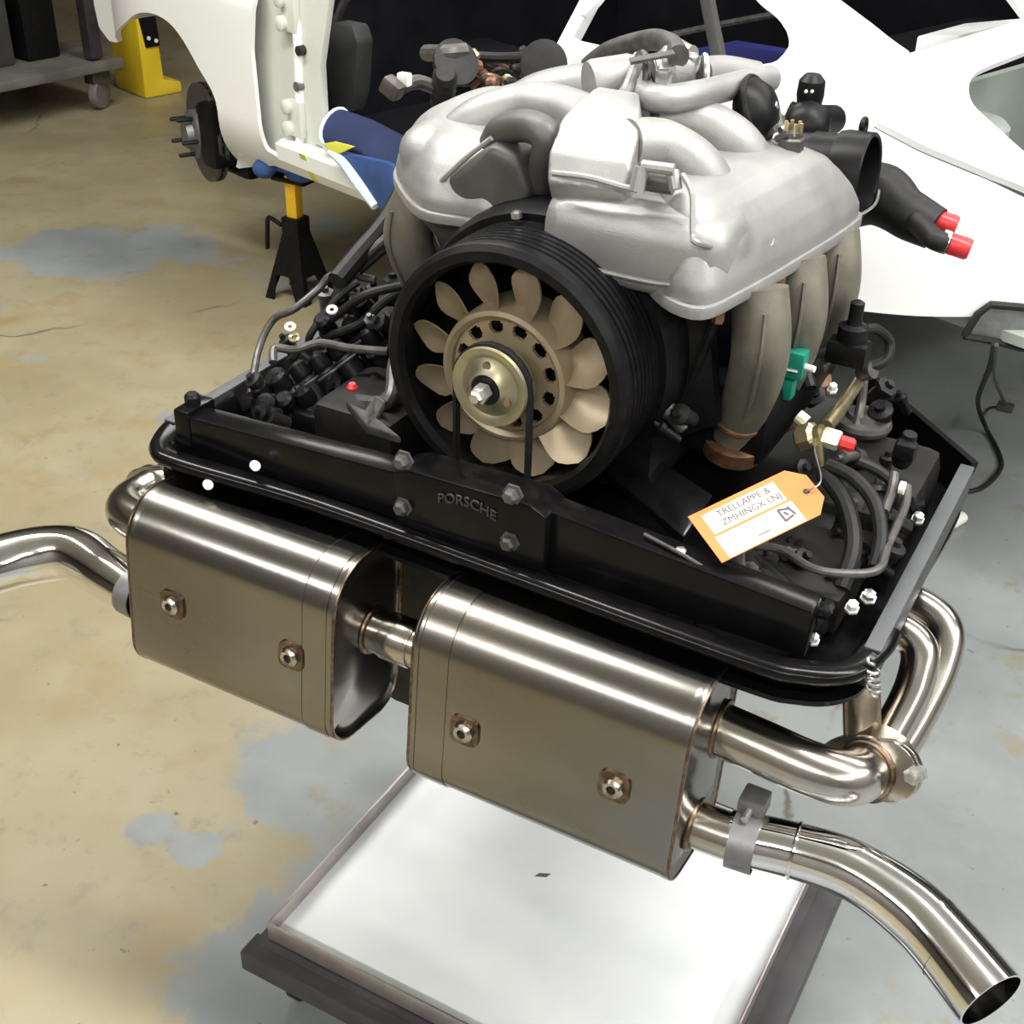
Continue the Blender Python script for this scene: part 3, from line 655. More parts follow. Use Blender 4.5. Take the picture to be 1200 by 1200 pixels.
# right tailpipe
tp = [Vector((.324, -.150, .570)), Vector((.366, -.148, .570)), Vector((.43, -.136, .574)), Vector((.497, -.134, .576)), Vector((.570, -.156, .571)), Vector((.648, -.208, .560))]
obj('outlet_stub', MB().tube(tp[:2] + [tp[2].lerp(tp[1], .7)], .0255, 24), 'pipe', E); weld(tp[0] + XA * .004, XA, .027)
t = MB().tube([tp[1], tp[2], tp[3], tp[4], tp[5]], [.0285, .029, .0305, .0335, .0360], 36, k=10, hollow=.93)
tr = obj('tailpipe', t, 'chrome', E, sharp=50); tag(tr, 'whole chrome tailpipe curving away from the exhaust flange')
obj('tailpipe_bore', MB().lathe([(.0335, 0), (.0, .001)], tp[5] - (tp[5] - tp[4]).normalized() * .055, (tp[5] - tp[4]), 30, False), 'bore', tr)
obj('pipe_ridge', MB().torus(Vector((.432, -.1355, .574)), Vector((1, .1, 0)), .0292, .0022, 36, 8), 'chrome', tr)
cl = obj('band_clamp', MB().lathe([(.0300, -.014), (.0318, -.014), (.0318, .014), (.0300, .014)], Vector((.382, -.146, .570)), Vector((1, .1, 0)), 36, False), 'clamp', E)
obj('clamp_ear', MB().box((.380, -.125, .606), (.028, .03, .022), .003), 'clamp', cl)
obj('clamp_screw', MB().lathe([(.004, 0), (.004, .05)], (.380, -.155, .607), YA, 8), 'steel', cl)
# left tailpipe and inlet
tl = [Vector((-.402, -.160, .590)), Vector((-.434, -.160, .590)), Vector((-.50, -.146, .590)), Vector((-.575, -.134, .588)), Vector((-.63, -.165, .582)), Vector((-.68, -.235, .575))]
obj('outlet_stub', MB().tube(tl[:3], .0255, 24), 'pipe', E)
t = MB().tube([tl[1], tl[2], tl[3], tl[4], tl[5]], [.0300, .034, .038, .039, .040], 36, k=10, hollow=.93)
o = obj('tailpipe', t, 'chrome', E, sharp=50); tag(o, 'chrome tailpipe elbow beside the muffler with a pipe stub above')
obj('tailpipe_bore', MB().lathe([(.0325, 0), (.0, .001)], tl[5] - (tl[5] - tl[4]).normalized() * .055, (tl[5] - tl[4]), 30, False), 'bore', o)
obj('band_clamp', MB().lathe([(.0300, -.013), (.0318, -.013), (.0318, .013), (.0300, .013)], Vector((-.436, -.159, .590)), Vector((1, -.1, 0)), 36, False), 'clamp', E)
er = [Vector((-.402, -.110, .660)), Vector((-.45, -.108, .660)), Vector((-.500, -.095, .656)), Vector((-.525, -.065, .650)), Vector((-.530, -.02, .645))]
obj('inlet_elbow', MB().tube(er, .0285, 26, k=10), 'pipe', E)
flange('exhaust_flange', er[-1], (0, 1, -.1), .034, .034, .008)
header([(-.40, .125, .725), (-.445, .125, .730), (-.487, .128, .715), (-.505, .10, .67), (-.515, .055, .655), (-.53, 0, .652)])
header([(-.40, .235, .70), (-.450, .235, .708), (-.505, .228, .690), (-.515, .20, .66), (-.520, .11, .642), (-.53, .01, .648)])
# hangers holding the mufflers to the carrier
for x in (-.36, -.16, .06, .26):
    obj('muffler_hanger', MB().bar((x, -.085, .76), (x, -.075, .70), .03, .005).bar((x, -.085, .765), (x, -.03, .765), .03, .005), 'dark', E)
for px, py in ((298, 545), (243, 567)):
    p = at(px, py, Y=-.10 if px > 280 else -.12)
    obj('white_nut', MB().lathe([(.0, 0), (.006, .001), (.006, .010), (.003, .011)], p, Vector((.6, -.5, .3)), 12), 'whiteplastic', E)

# --- plumbing clutter, left bank
def hose(name, pts, r, m='rubber', n=10, **k): return obj(name, MB().tube(A(*pts), r, n, **k), m, E)
hose('fuel_pipe', [(294, 462, .80), (303, 410, .83), (320, 375, .86), (345, 362, .88), (372, 340, .90), (392, 322, .92), (440, 328, .92)], .0052, 'grime')
hose('fuel_rail', [(320, 425, .86), (322, 408, .87), (345, 410, .87), (375, 402, .875), (410, 408, .88), (455, 412, .885)], .0055, 'grime')
hose('breather_hose', [(395, 330, .93), (420, 300, .95), (452, 262, .98), (478, 215, 1.02)], .014, 'rubber')
hose('cable_sheath', [(405, 322, .93), (440, 290, .96), (470, 262, .99)], .006, 'grime')
hose('cable_sheath', [(420, 318, .93), (455, 288, .96), (475, 278, .97)], .006, 'rubber')
hose('ignition_lead', [(375, 385, .87), (400, 365, .90), (430, 345, .93), (470, 335, .94)], .006)
hose('ignition_lead', [(380, 395, .86), (420, 380, .89), (455, 350, .92), (490, 335, .93)], .006)
hose('ignition_lead', [(362, 405, .85), (365, 390, .87), (395, 350, .91), (420, 330, .93)], .005)
hose('ignition_lead', [(415, 470, .84), (455, 470, .86), (462, 430, .88), (470, 400, .90)], .009, 'grime')
BT = [(300, 450, 330, 485, .79), (322, 440, 355, 480, .80), (345, 425, 380, 475, .81), (368, 415, 402, 465, .82), (388, 400, 425, 450, .835), (405, 372, 440, 415, .86), (428, 385, 458, 430, .86), (400, 452, 430, 495, .80), (352, 455, 378, 494, .79), (432, 440, 458, 480, .82), (375, 372, 402, 402, .86), (395, 345, 425, 372, .88), (420, 350, 448, 385, .88), (330, 465, 350, 492, .785), (310, 470, 325, 488, .785)]
for i, (px, py, qx, qy, z) in enumerate(BT):
    a, b = at(px, py, Z=z + .03), at(qx, qy, Z=z - .02)
    d = (b - a).normalized()
    o = obj('plug_boot', MB().lathe([(.007, 0), (.012, .004), (.014, .02), (.012, .024), (.017, .028), (.017, (b - a).length + .02)], a, d, 16), 'black', E)
    obj('boot_ring', MB().torus(a + d * .032, d, .017, .0025, 20, 6), 'trim', o)
for px, py, z in ((340, 383, .90), (389, 363, .92), (345, 396, .89)):
    p = at(px, py, Z=z); obj('pipe_union', MB().torus(p, ZA * .6 - FW * .6, .0052, .0024, 18, 8), 'whiteplastic' if px != 345 else 'brass', E)
obj('bracket_arm', MB().prism(A((405, 470, .86), (430, 500, .84), (470, 512, .84), (440, 488, .85), (452, 470, .87), (440, 462, .87), (428, 480, .86)), (0, 0, -.01), .002), 'grime', E)
obj('red_grommet', MB().lathe([(.006, 0), (.007, .004), (.004, .009)], at(413, 457, Z=.87), ZA, 12), 'red', E)
obj('heater_tube', MB().tube(A((470, 460, .86), (455, 470, .85), (446, 480, .84)), .012, 12), 'grime', E)
hose('vacuum_line', [(612, 200, 1.09), (616, 225, 1.07), (610, 262, 1.06)], .0028)
hose('vacuum_line', [(505, 255, 1.02), (520, 300, .99), (490, 335, .95)], .004)
obj('coil_pack', MB().box((-.32, .10, .77), (.16, .12, .05), .012), 'black', E)
obj('coil_pack', MB().box((-.31, .27, .78), (.18, .16, .06), .012), 'black', E)
obj('oil_housing', MB().box((-.20, .06, .80), (.12, .14, .10), .02), 'dark', E)
# --- plumbing clutter, right bank
obj('chain_cover', MB().box((.33, .07, .77), (.15, .14, .05), .015), 'dark', E)
obj('head_cover', MB().box((.36, .26, .775), (.13, .20, .07), .02), 'dark', E)
obj('air_scoop', MB().prism(A((700, 555, .80), (760, 540, .82), (835, 590, .80), (800, 640, .78)), (0, 0, .012), .004), 'tin', E)
g = at(930, 425, Z=.93)
gp = obj('green_plug', MB().box(g, (.030, .022, .034), .004), 'green', E)
obj('plug_skirt', MB().box(g + Vector((-.006, 0, -.032)), (.024, .02, .026), .004), 'green', gp)
obj('plug_clip', MB().tube([at(905, 430, Z=.925), at(935, 436, Z=.925)], .0025, 6), 'steel', gp)
obj('plug_pins', MB().tube([at(938, 428, Z=.93), at(955, 433, Z=.93)], .004, 8), 'whiteplastic', gp)
vs = obj('vacuum_solenoid', MB().lathe([(.018, 0), (.018, .022), (.010, .025), (.0085, .03), (.0085, .052), (.004, .055)], at(997, 402, Z=.925), ZA, 20), 'black', E)
obj('solenoid_arm', MB().box(at(994, 412, Z=.915), (.05, .03, .03), .006), 'black', vs)
hose('solenoid_hose', [(1003, 390, .94), (1025, 385, .94), (1042, 400, .92), (1038, 422, .90), (1012, 432, .89)], .0062)
hose('solenoid_hose', [(985, 420, .88), (965, 410, .89), (945, 425, .89), (950, 455, .87)], .008)
obj('solenoid_cap', MB().lathe([(.010, 0), (.010, .02)], at(1008, 438, Z=.88), Vector((.6, -.2, .4)), 14), 'grime', E)
hose('brass_pipe', [(1005, 448, .87), (990, 470, .87), (968, 500, .87)], .008, 'brass', 14)
hose('brass_pipe', [(1000, 455, .87), (988, 480, .865), (975, 498, .865)], .005, 'grime', 10)
hose('control_rod', [(1012, 445, .86), (1008, 480, .84), (1002, 505, .82)], .006, 'grime')
fb = at(950, 505, Z=.88)
bf = obj('brass_union', MB().lathe([(.012, 0), (.016, .004), (.016, .020), (.011, .024), (.011, .032)], fb + Vector((-.012, 0, -.014)), Vector((.8, -.1, .5)), 8), 'brass', E)
p0 = at(964, 511, Z=.88); p1 = at(1008, 525, Z=.877); d = (p1 - p0).normalized()
obj('plated_nut', MB().lathe([(.010, 0), (.0115, .002), (.0115, .018), (.010, .020)], p0, d, 6), 'cream', bf)
obj('red_tip', MB().lathe([(.0065, .020), (.0085, .022), (.0085, .034), (.006, .037)], p0, d, 8), 'red', bf)
obj('brass_stub', MB().tube([at(945, 495, Z=.88), at(935, 487, Z=.885)], .008, 10), 'cream', bf)
obj('brass_stub', MB().tube([at(958, 520, Z=.875), at(960, 545, Z=.85)], .006, 10), 'brass', bf)
obj('filler_cap', MB().lathe([(.034, 0), (.036, .006), (.034, .012), (.022, .014), (.020, .020), (.010, .021)], at(1010, 500, Z=.815), ZA, 36), 'grime', E)
hose('loom', [(970, 545, .86), (1000, 560, .86), (1025, 590, .85), (1032, 630, .83), (1025, 665, .81)], .008)
hose('loom', [(965, 555, .85), (990, 590, .84), (1000, 640, .82), (985, 690, .79)], .010)
hose('loom', [(1005, 540, .84), (1035, 555, .83), (1055, 580, .82), (1050, 620, .81)], .007)
hose('fuel_line', [(884, 640, .82), (915, 644, .82), (950, 665, .82), (985, 672, .82), (1028, 668, .82), (1040, 640, .825), (1060, 595, .83), (1064, 570, .84)], .0048, 'grime')
hose('fuel_line', [(1048, 555, .85), (1045, 575, .84), (1036, 600, .83)], .0055, 'grime')
hose('fuel_line', [(868, 640, .83), (868, 665, .82), (876, 690, .81)], .0055, 'grime')
obj('cable_tie', MB().lathe([(.0075, 0), (.0075, .006)], at(1054, 571, Z=.845), XA, 12), 'whiteplastic', E)
inj = obj('injector', MB().lathe([(.009, 0), (.013, .01), (.013, .03), (.009, .035), (.008, .045)], at(1055, 545, Z=.83), Vector((.1, -.1, 1)), 16), 'black', E)
obj('injector_plug', MB().box(at(1062, 528, Z=.86), (.022, .018, .02), .004), 'black', inj)
for px, py, z, r, m in ((985, 686, .785, .006, 'whiteplastic'), (1017, 702, .785, .007, 'steel'), (998, 714, .785, .006, 'whiteplastic'), (878, 672, .80, .009, 'grime'), (953, 752, .765, .005, 'whiteplastic'), (797, 652, .835, .006, 'steel'), (1075, 610, .80, .006, 'steel'), (578, 322, .93, .004, 'steel'), (975, 458, .88, .005, 'whiteplastic')):
    obj('plated_bolt', MB().lathe([(r * 1.3, 0), (r * 1.3, .003), (r, .003), (r, .010), (r * .7, .011)], at(px, py, Z=z), Vector((.1, -.3, 1)), 6), m, E)
obj('wire_loop', MB().torus(at(925, 702, Z=.815), ZA, .011, .0018, 24, 6), 'grime', E)
hose('wire_rod', [(755, 626, .85), (800, 650, .845), (850, 680, .83), (905, 706, .818)], .0022, 'grime')
obj('hub_boss', MB().lathe([(.024, 0), (.024, .02), (.014, .022), (.014, .03), (.006, .032)], at(945, 730, Z=.755), Vector((-.2, -.6, .8)), 24), 'black', E)
obj('tensioner_arm', MB().tube(A((880, 660, .79), (915, 690, .785), (945, 722, .775)), .014, 12), 'dark', E)
for (px, py, z, s) in ((990, 600, .78, .05), (1020, 640, .775, .04), (950, 620, .78, .05), (1040, 560, .79, .05), (975, 570, .80, .04), (915, 620, .775, .05)):
    obj('engine_bracket', MB().box(at(px, py, Z=z), (s, s * .8, s * .6), .006, Matrix.Rotation(random.uniform(-.6, .6), 3, 'Z')), 'dark', E)
for (px, py, qx, qy) in ((760, 340, 820, 500), (735, 300, 770, 330), (845, 360, 800, 470)):
    obj('stay_rod', MB().tube([at(px, py, Y=.13), at(qx, qy, Y=.14)], .006, 8), 'dark', E)
obj('alternator_bracket', MB().prism([at(745, 350, Y=.12), at(830, 360, Y=.14), at(840, 500, Y=.14), at(770, 520, Y=.12)], (0, .02, 0), .004), 'black', E)
for px, py in ((760, 322), (775, 330), (805, 333)):
    obj('plated_bolt', MB().lathe([(.005, 0), (.005, .006)], at(px, py, Y=.10), Vector((0, -1, .3)), 6), 'steel', E)
# small fittings packed between the larger parts on both banks
for (x0_, x1_, y0_, y1_, zz, cnt_) in ((985, 1075, 560, 690, .80, 16), (890, 985, 640, 730, .79, 9), (930, 1060, 450, 560, .82, 12), (300, 450, 400, 500, .80, 16), (380, 470, 330, 400, .88, 9), (760, 850, 380, 520, .88, 9)):
    for i in range(cnt_):
        p = at(random.uniform(x0_, x1_), random.uniform(y0_, y1_), Z=zz + random.uniform(-.01, .02)); r_ = random.uniform(.006, .012)
        if abs(p.x) > .43: continue
        ax_ = Vector((random.uniform(-.6, .6), random.uniform(-1, .2), random.uniform(.2, 1)))
        obj('engine_fitting', MB().lathe([(r_ * .7, -.02), (r_, -.018), (r_, .004), (r_ * 1.3, .006), (r_ * 1.3, .012), (r_ * .6, .014), (r_ * .5, .020)], p, ax_, random.choice((6, 12, 12))), random.choice(('dark', 'black', 'black', 'rubber', 'grime')), E)
# --- harness and fittings rising behind the left plenum
bl_ = obj('bellows', MB().lathe([(r, hh * .008) for hh, r in enumerate([.014, .018, .014, .018, .014, .018, .014, .018, .014, .018, .013])], at(518, 124, Z=1.07), at(522, 85, Z=1.13) - at(518, 124, Z=1.07), 20), 'rubber', E)
obj('round_connector', MB().lathe([(.030, 0), (.034, .01), (.034, .016), (.024, .018)], at(636, 76, Z=1.12), Vector((.5, -.7, .3)), 32), 'rubber', E)
obj('round_connector', MB().lathe([(.030, 0), (.034, .012), (.034, .018), (.024, .02)], at(530, 78, Z=1.12), Vector((.6, -.4, .5)), 28), 'rubber', E)
obj('harness_branch', MB().tube(A((512, 104, 1.10), (490, 96, 1.11), (470, 102, 1.11)), .010, 10), 'grime', E)
obj('branch_plug', MB().box(at(460, 103, Z=1.11), (.03, .024, .024), .005, Matrix.Rotation(.5, 3, 'Y')), 'grime', E)
obj('branch_plug', MB().box(at(474, 93, Z=1.12), (.018, .014, .018), .003), 'whiteplastic', E)
obj('harness_branch', MB().tube(A((500, 62, 1.13), (520, 62, 1.14), (545, 60, 1.14)), .012, 10), 'grime', E)
obj('harness_branch', MB().tube(A((545, 66, 1.12), (590, 68, 1.12), (625, 66, 1.12)), .008, 10), 'dark', E)
for i in range(14):
    px = random.uniform(545, 612); py = random.uniform(66, 104) - (px - 545) * .1; z = random.uniform(1.08, 1.12)
    obj('harness_fitting', MB().lathe([(.006, 0), (.009, .004), (.009, .014), (.005, .018)], at(px, py, Z=z), Vector((random.uniform(-1, 1), random.uniform(-1, 0), random.uniform(0, 1))), 10), random.choice(('copper', 'grime', 'dark', 'brass', 'copper')), E)
for i in range(6):
    px = random.uniform(540, 590); py = random.uniform(75, 110)
    obj('harness_wire', MB().tube(A((px, py, 1.09), (px + 20, py - 14, 1.11), (px + 45, py - 4, 1.09)), .004, 8), random.choice(('copper', 'dark', 'rubber')), E)
obj('flywheel_housing', MB().lathe([(.16, 0), (.17, .02), (.17, .07), (.12, .09)], (0, .46, .72), YA, 48), 'dark', E)
obj('harness_base', MB().box((-.20, .52, .98), (.26, .08, .14), .03), 'black', E)

# ------------------------------------------------------------------ tag
z0 = [at(806, 606, Z=.868), at(846, 660, Z=.848), at(957, 583, Z=.885), at(960, 570, Z=.893), at(928, 534, Z=.907), at(910, 533, Z=.905)]
o_ = z0[0]; e1 = (at(846, 660, Z=.848) - o_); e2 = (at(918, 528, Z=.908) - o_)
wd = e1.length; ln_ = e2.length; e1.normalize(); e2 = (e2 - e1 * e2.dot(e1)).normalized(); nt_ = e2.cross(e1).normalized()
if nt_.dot(FW) > 0: nt_ = -nt_
T = thing('hang_tag', 'orange card tag with white printed panels hanging from brass fitting', 'tag', o_)
def tp_(a, b, h=0.0): return o_ + e1 * a + e2 * b + nt_ * h
cut = .016
obj('card', MB().prism([tp_(0, 0), tp_(wd, 0), tp_(wd, ln_ - cut), tp_(wd - cut, ln_), tp_(cut, ln_), tp_(0, ln_ - cut)], nt_ * .0008), 'orange', T)
for a0, a1, b0_, b1_ in ((.006, wd * .50, .012, ln_ * .74), (wd * .55, wd - .001, .010, ln_ * .76)):
    obj('printed_panel', MB().prism([tp_(a0, b0_, .0008), tp_(a1, b0_, .0008), tp_(a1, b1_, .0008), tp_(a0, b1_, .0008)], nt_ * .0002), 'cardwhite', T)
obj('eyelet', MB().lathe([(.0035, 0), (.0, .0001)], tp_(wd * .52, ln_ - .012, .0011), nt_, 16, False), 'bore', T)
def tagtext(body, size, a, b):
    v, f = textmesh(body, size, 0.00008)
    obj('printed_text', MB().add([tp_(a - p.y, b + p.x, .0014 + p.z) for p in v], f), 'ink', T)
tagtext('TRELLAPPE &', .011, wd * .20, ln_ * .44); tagtext('ZMHINGX LNJ', .011, wd * .38, ln_ * .46)
tagtext('IIIIIIIIIIIIII', .004, wd * .86, ln_ * .42)
lg = MB()
for a, b, c_, d_ in ((.60, .62, .66, .70), (.62, .70, .80, .72), (.80, .70, .84, .62), (.84, .62, .60, .62), (.68, .65, .76, .67)):
    lg.bar(tp_(wd * a, ln_ * b, .0014), tp_(wd * c_, ln_ * d_, .0014), .0026, .0004, upv=nt_)
obj('printed_emblem', lg, 'ink', T)
obj('tag_wire', MB().tube([tp_(wd * .52, ln_ - .012, .001), tp_(wd * .5, ln_ + .006, .006), at(955, 530, Z=.89), at(955, 515, Z=.89)], .0009, 6), 'steel', T)

# ------------------------------------------------------------------ cart, tray and stand
TX0, TX1, TY0, TY1, TZ = -.222, .390, -.220, .30, .150
CT = thing('steel_cart', 'low black steel cart on small castors under the steel tray', 'cart', (.095, .06, 0))
fr = .03
for (a, b) in (((TX0 - .022, TY0 - .018), (TX1 + .028, TY0 - .018)), ((TX0 - .022, TY1 + .02), (TX1 + .028, TY1 + .02)), ((TX0 + .018, TY0 - .018), (TX0 + .018, TY1 + .02)), ((TX1 + .028, TY0 - .018), (TX1 + .028, TY1 + .02))):
    obj('frame_rail', MB().bar((*a, .1075), (*b, .1075), .038, .036, .003), 'frame', CT)
obj('deck_plate', MB().box(((TX0 + TX1) / 2, (TY0 + TY1) / 2, .122), (TX1 - TX0 + .03, TY1 - TY0 + .03, .008)), 'frame', CT)
for x in (TX0 + .03, TX1 - .03):
    for y in (TY0 + .03, TY1 - .04):
        w = obj('castor', MB().lathe([(.012, -.012), (.030, -.012), (.033, -.008), (.033, .008), (.030, .012), (.012, .012)], (x, y, .033), XA, 28), 'rubber', CT)
        obj('castor_fork', MB().box((x - .018, y, .058), (.004, .03, .06), .001).box((x + .018, y, .058), (.004, .03, .06), .001).box((x, y + .0, .092), (.05, .05, .008), .001), 'grime', w)
TR = thing('drip_tray', 'shallow satin steel tray lying on the black cart', 'tray', (.095, .06, .126))
obj('tray_floor', MB().box(((TX0 + TX1) / 2, (TY0 + TY1) / 2, .1285), (TX1 - TX0, TY1 - TY0, .004)), 'tray', TR)
for nm, a, b in (('tray_side', (TX0, TY0), (TX0, TY1)), ('tray_side', (TX1, TY0), (TX1, TY1)), ('tray_side', (TX0, TY0), (TX1, TY0)), ('tray_side', (TX0, TY1), (TX1, TY1))):
    obj(nm, MB().bar((*a, .143), (*b, .143), .004, .030, .001), 'traylip', TR)
obj('scuff', MB().prism([at(x, y, Z=.1307) for x, y in ((626, 1027), (632, 1023), (646, 1024), (640, 1028))], (0, 0, .0002)), 'clamp', TR)
ST = thing('engine_stand', 'dark steel pedestal carrying the engine above the steel tray', 'stand', (.06, .245, .1306))
obj('foot_plate', MB().box((.06, .245, .1356), (.10, .10, .010), .002), 'frame', ST)
obj('column', MB().lathe([(.04, 0), (.04, .16), (.032, .165), (.032, .19)], (.06, .245, .140), ZA, 28), 'frame', ST)
obj('cradle', MB().box((.03, .24, .3345), (.22, .24, .011), .003), 'frame', ST)

# ------------------------------------------------------------------ car body shell
CA = at(300, 190, Z=.43); CU = at(440, 250, Z=.43) - CA; CU.normalize(); CN = Vector((-CU.y, CU.x, 0))
def car(s, t, z): return Vector((CA.x, CA.y, 0)) + CU * s + CN * t + ZA * z
B = thing('sports_car', 'stripped white sports car body shell standing on a jack stand', 'car', (CA + CU * .9 + CN * .8).xy.to_3d())
def tside(s, z):
    t = 0.0
    z = min(max(z, .35), 1.7); s = min(max(s, -1.1), 2.6)
    t += .06 * max(0, (.55 - z) / .15) ** 2
    t += .75 * max(0, z - .97) if s > 1.0 else .5 * max(0, z - .85) ** 1.2
    if s < -.55: t += .12 * ((-.55 - s) / .45) ** 2
    if s > 1.9: t += .42 * ((s - 1.9) / .5) ** 2
    t -= .035 * math.exp(-((s - 1.75) / .35) ** 2) * (1 if z < .97 else max(0, 1 - (z - .97) / .1))
    return t
def sidehit(px, py):
    lo, hi = 1.0, 6.0; d = ray(px, py)
    def g(k):
        p = CAMP + d * k - CA; return p.dot(CN) - tside(p.dot(CU), CAMP.z + d.z * k)
    for _ in range(60):
        m_ = (lo + hi) / 2
        if g(m_) < 0: lo = m_
        else: hi = m_
    p = CAMP + d * lo; q = p - CA
    return (q.dot(CU), p.z)
def inpoly(x, y, P):
    r = False; j = len(P) - 1
    for i in range(len(P)):
        if (P[i][1] > y) != (P[j][1] > y) and x < (P[j][0] - P[i][0]) * (y - P[i][1]) / (P[j][1] - P[i][1]) + P[i][0]: r = not r
        j = i
    return r
def snap(x, y, polys):
    best = (9, x, y)
    for P in polys:
        for i in range(len(P)):
            ax_, ay = P[i]; bx, by = P[(i + 1) % len(P)]; dx, dy = bx - ax_, by - ay; L2 = dx * dx + dy * dy
            if L2 == 0: continue
            w = min(1, max(0, ((x - ax_) * dx + (y - ay) * dy) / L2)); qx, qy = ax_ + w * dx, ay + w * dy
            d = (qx - x) ** 2 + (qy - y) ** 2
            if d < best[0]: best = (d, qx, qy)
    return best[1], best[2]
def panel(outline, holes, step, fmap):
    xs = [p[0] for p in outline]; ys = [p[1] for p in outline]
    x0, y0 = min(xs) - step / 2, min(ys) - step / 2; nx = int((max(xs) - x0) / step) + 2; ny = int((max(ys) - y0) / step) + 2
    keep = {}
    for i in range(nx):
        for j in range(ny):
            cx, cy = x0 + (i + .5) * step, y0 + (j + .5) * step
            if inpoly(cx, cy, outline) and not any(inpoly(cx, cy, h) for h in holes): keep[(i, j)] = 1
    cnt = {}
    for (i, j) in keep:
        for a in (0, 1):
            for b in (0, 1): cnt[(i + a, j + b)] = cnt.get((i + a, j + b), 0) + 1
    idx = {}; v = []
    for (i, j), c in cnt.items():
        x, y = x0 + i * step, y0 + j * step
        if c < 4: x, y = snap(x, y, [outline] + holes)
        idx[(i, j)] = len(v); v.append(fmap(x, y))
    f = [(idx[(i, j)], idx[(i + 1, j)], idx[(i + 1, j + 1)], idx[(i, j + 1)]) for (i, j) in keep]
    return MB().add(v, f)
def smooth2(P, k=5): return [(p.x, p.y) for p in spline([(x, y, 0) for x, y in P], k, True)]
archF = [sidehit(*p) for p in ((136, 50), (145, 28), (160, 16), (182, 17), (205, 34), (230, 75), (255, 130), (276, 198))]
archF = [(p.x, p.y) for p in spline([(x, z, 0) for x, z in archF], 5)]
DZ = 1.02; DS = 1.838
def deckz(s): return 1.028 - .40 * (s - DS) - (.9 * max(0, s - 2.12) ** 2)
rwin = [sidehit(1065, 60), sidehit(1025, 30), sidehit(985, 0), sidehit(905, -60)]
nose = [sidehit(*p) for p in ((107, -30), (110, 5), (116, 32), (128, 48))]
outl = nose + [archF[0]] + archF[1:-1] + [archF[-1], (.02, .415), (.3, .425), (1.38, .45)]
outl += [(1.38 + .34 - .34 * math.cos(R(a)), .46 + .34 * math.sin(R(a))) for a in (15, 35, 55, 75, 90, 105, 125, 140)] + [(2.00, .640), (2.1, .645), (2.22, .655), (2.36, .67), (2.42, .70), (2.42, deckz(2.42) - .002)]
outl += [(2.3, deckz(2.3) - .002), (2.15, deckz(2.15) - .002), (1.98, deckz(1.98) - .002)] + rwin + [(1.22, 1.36), (nose[0][0], 1.36)]
door = [sidehit(*p) for p in ((312, -70), (298, 0), (294, 60), (300, 120), (312, 176), (335, 190), (400, 214))] + [(.80, .51), (1.10, .53), (1.17, .60)] + [sidehit(*p) for p in ((652, 66), (692, -4))] + [(1.34, 1.5), (.1, 1.5)]
qwin = [sidehit(*p) for p in ((668, 40), (705, -2), (740, -45), (850, -45), (886, 0), (912, 22), (925, 48), (918, 64), (900, 75), (850, 74), (790, 68), (720, 56))]
qwin = smooth2(qwin, 3)
mb = panel(outl, [door, qwin], .014, lambda s, z: car(s, tside(s, z), z))
body = obj('side_panel', mb, 'white', B, solid=.012)
# far side of the body, mirrored and plain (keeps the cabin dark)
CW = 1.66
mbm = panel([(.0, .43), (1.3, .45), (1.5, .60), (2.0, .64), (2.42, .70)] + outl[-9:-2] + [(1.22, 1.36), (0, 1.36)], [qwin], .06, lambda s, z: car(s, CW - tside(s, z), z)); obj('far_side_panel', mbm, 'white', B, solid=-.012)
# deck with rear window edge and engine lid opening
def te(s): return tside(s, deckz(s)) - .002
def decktop(s, t):
    e = te(s); w = min(1, max(0, (min(t, CW - t) - e) / (CW / 2 - e))); return deckz(s) + .03 * (1 - (1 - w) ** 2)
def deckhit(px, py):
    lo, hi = .5, 9; d = ray(px, py)
    def g(k):
        p = CAMP + d * k; q = p - CA; return p.z - decktop(min(2.5, max(1.2, q.dot(CU))), q.dot(CN))
    for _ in range(60):
        m_ = (lo + hi) / 2
        if g(m_) > 0: lo = m_
        else: hi = m_
    p = CAMP + d * lo; q = p - CA; return (q.dot(CU), q.dot(CN))
lid = [deckhit(*p) for p in ((1131, 112), (1136, 96), (1150, 86), (1200, 66), (1330, 20), (1420, 160), (1330, 290), (1240, 218), (1200, 188), (1160, 152), (1137, 130))]
lid = smooth2(lid, 3)
w1 = deckhit(1066, 60); w2 = deckhit(1090, 62); w3 = deckhit(1200, 28)
dout = [(w1[0], te(w1[0]) + .01), w2, w3, (1.60, CW / 2), (w3[0], CW - w3[1]), (w2[0], CW - w2[1]), (w1[0], CW - te(w1[0]))]
ss = [1.9, 1.98, 2.06, 2.15, 2.24, 2.32, 2.38, 2.42]
dout += [(s, CW - te(s)) for s in ss] + [(s, te(s)) for s in ss[::-1]]
mb = panel(dout, [lid], .022, lambda s, t: car(s, t, decktop(s, t)))
obj('rear_deck', mb, 'white', B, solid=-.012)
# engine bay seen through the lid opening
mb = MB().box(car(2.05, CW / 2, .62), (.62, CW - .3, .02), 0, Matrix((CU, CN, ZA)).transposed()); obj('bay_floor', mb, 'inner', B)
mb = MB().box(car(1.70, CW / 2, .74), (.02, CW - .2, .26), 0, Matrix((CU, CN, ZA)).transposed()); obj('bay_bulkhead', mb, 'inner', B)
mb = MB().box(car(2.02, .25, .76), (.60, .02, .30), 0, Matrix((CU, CN, ZA)).transposed()); obj('bay_side', mb, 'inner', B)
mb = MB().box(car(2.02, CW - .28, .76), (.60, .02, .30), 0, Matrix((CU, CN, ZA)).transposed()); obj('bay_side', mb, 'inner', B)
obj('bay_drum', MB().lathe([(.0, .0), (.09, .0), (.095, .01), (.095, .12), (.085, .13), (.0, .13)], deck_p if False else car(1.86, .52, .74), ZA, 32), 'inner', B)
obj('drum_foot', MB().torus(car(1.86, .52, .745), ZA, .095, .010, 32, 8), 'cabin', B)
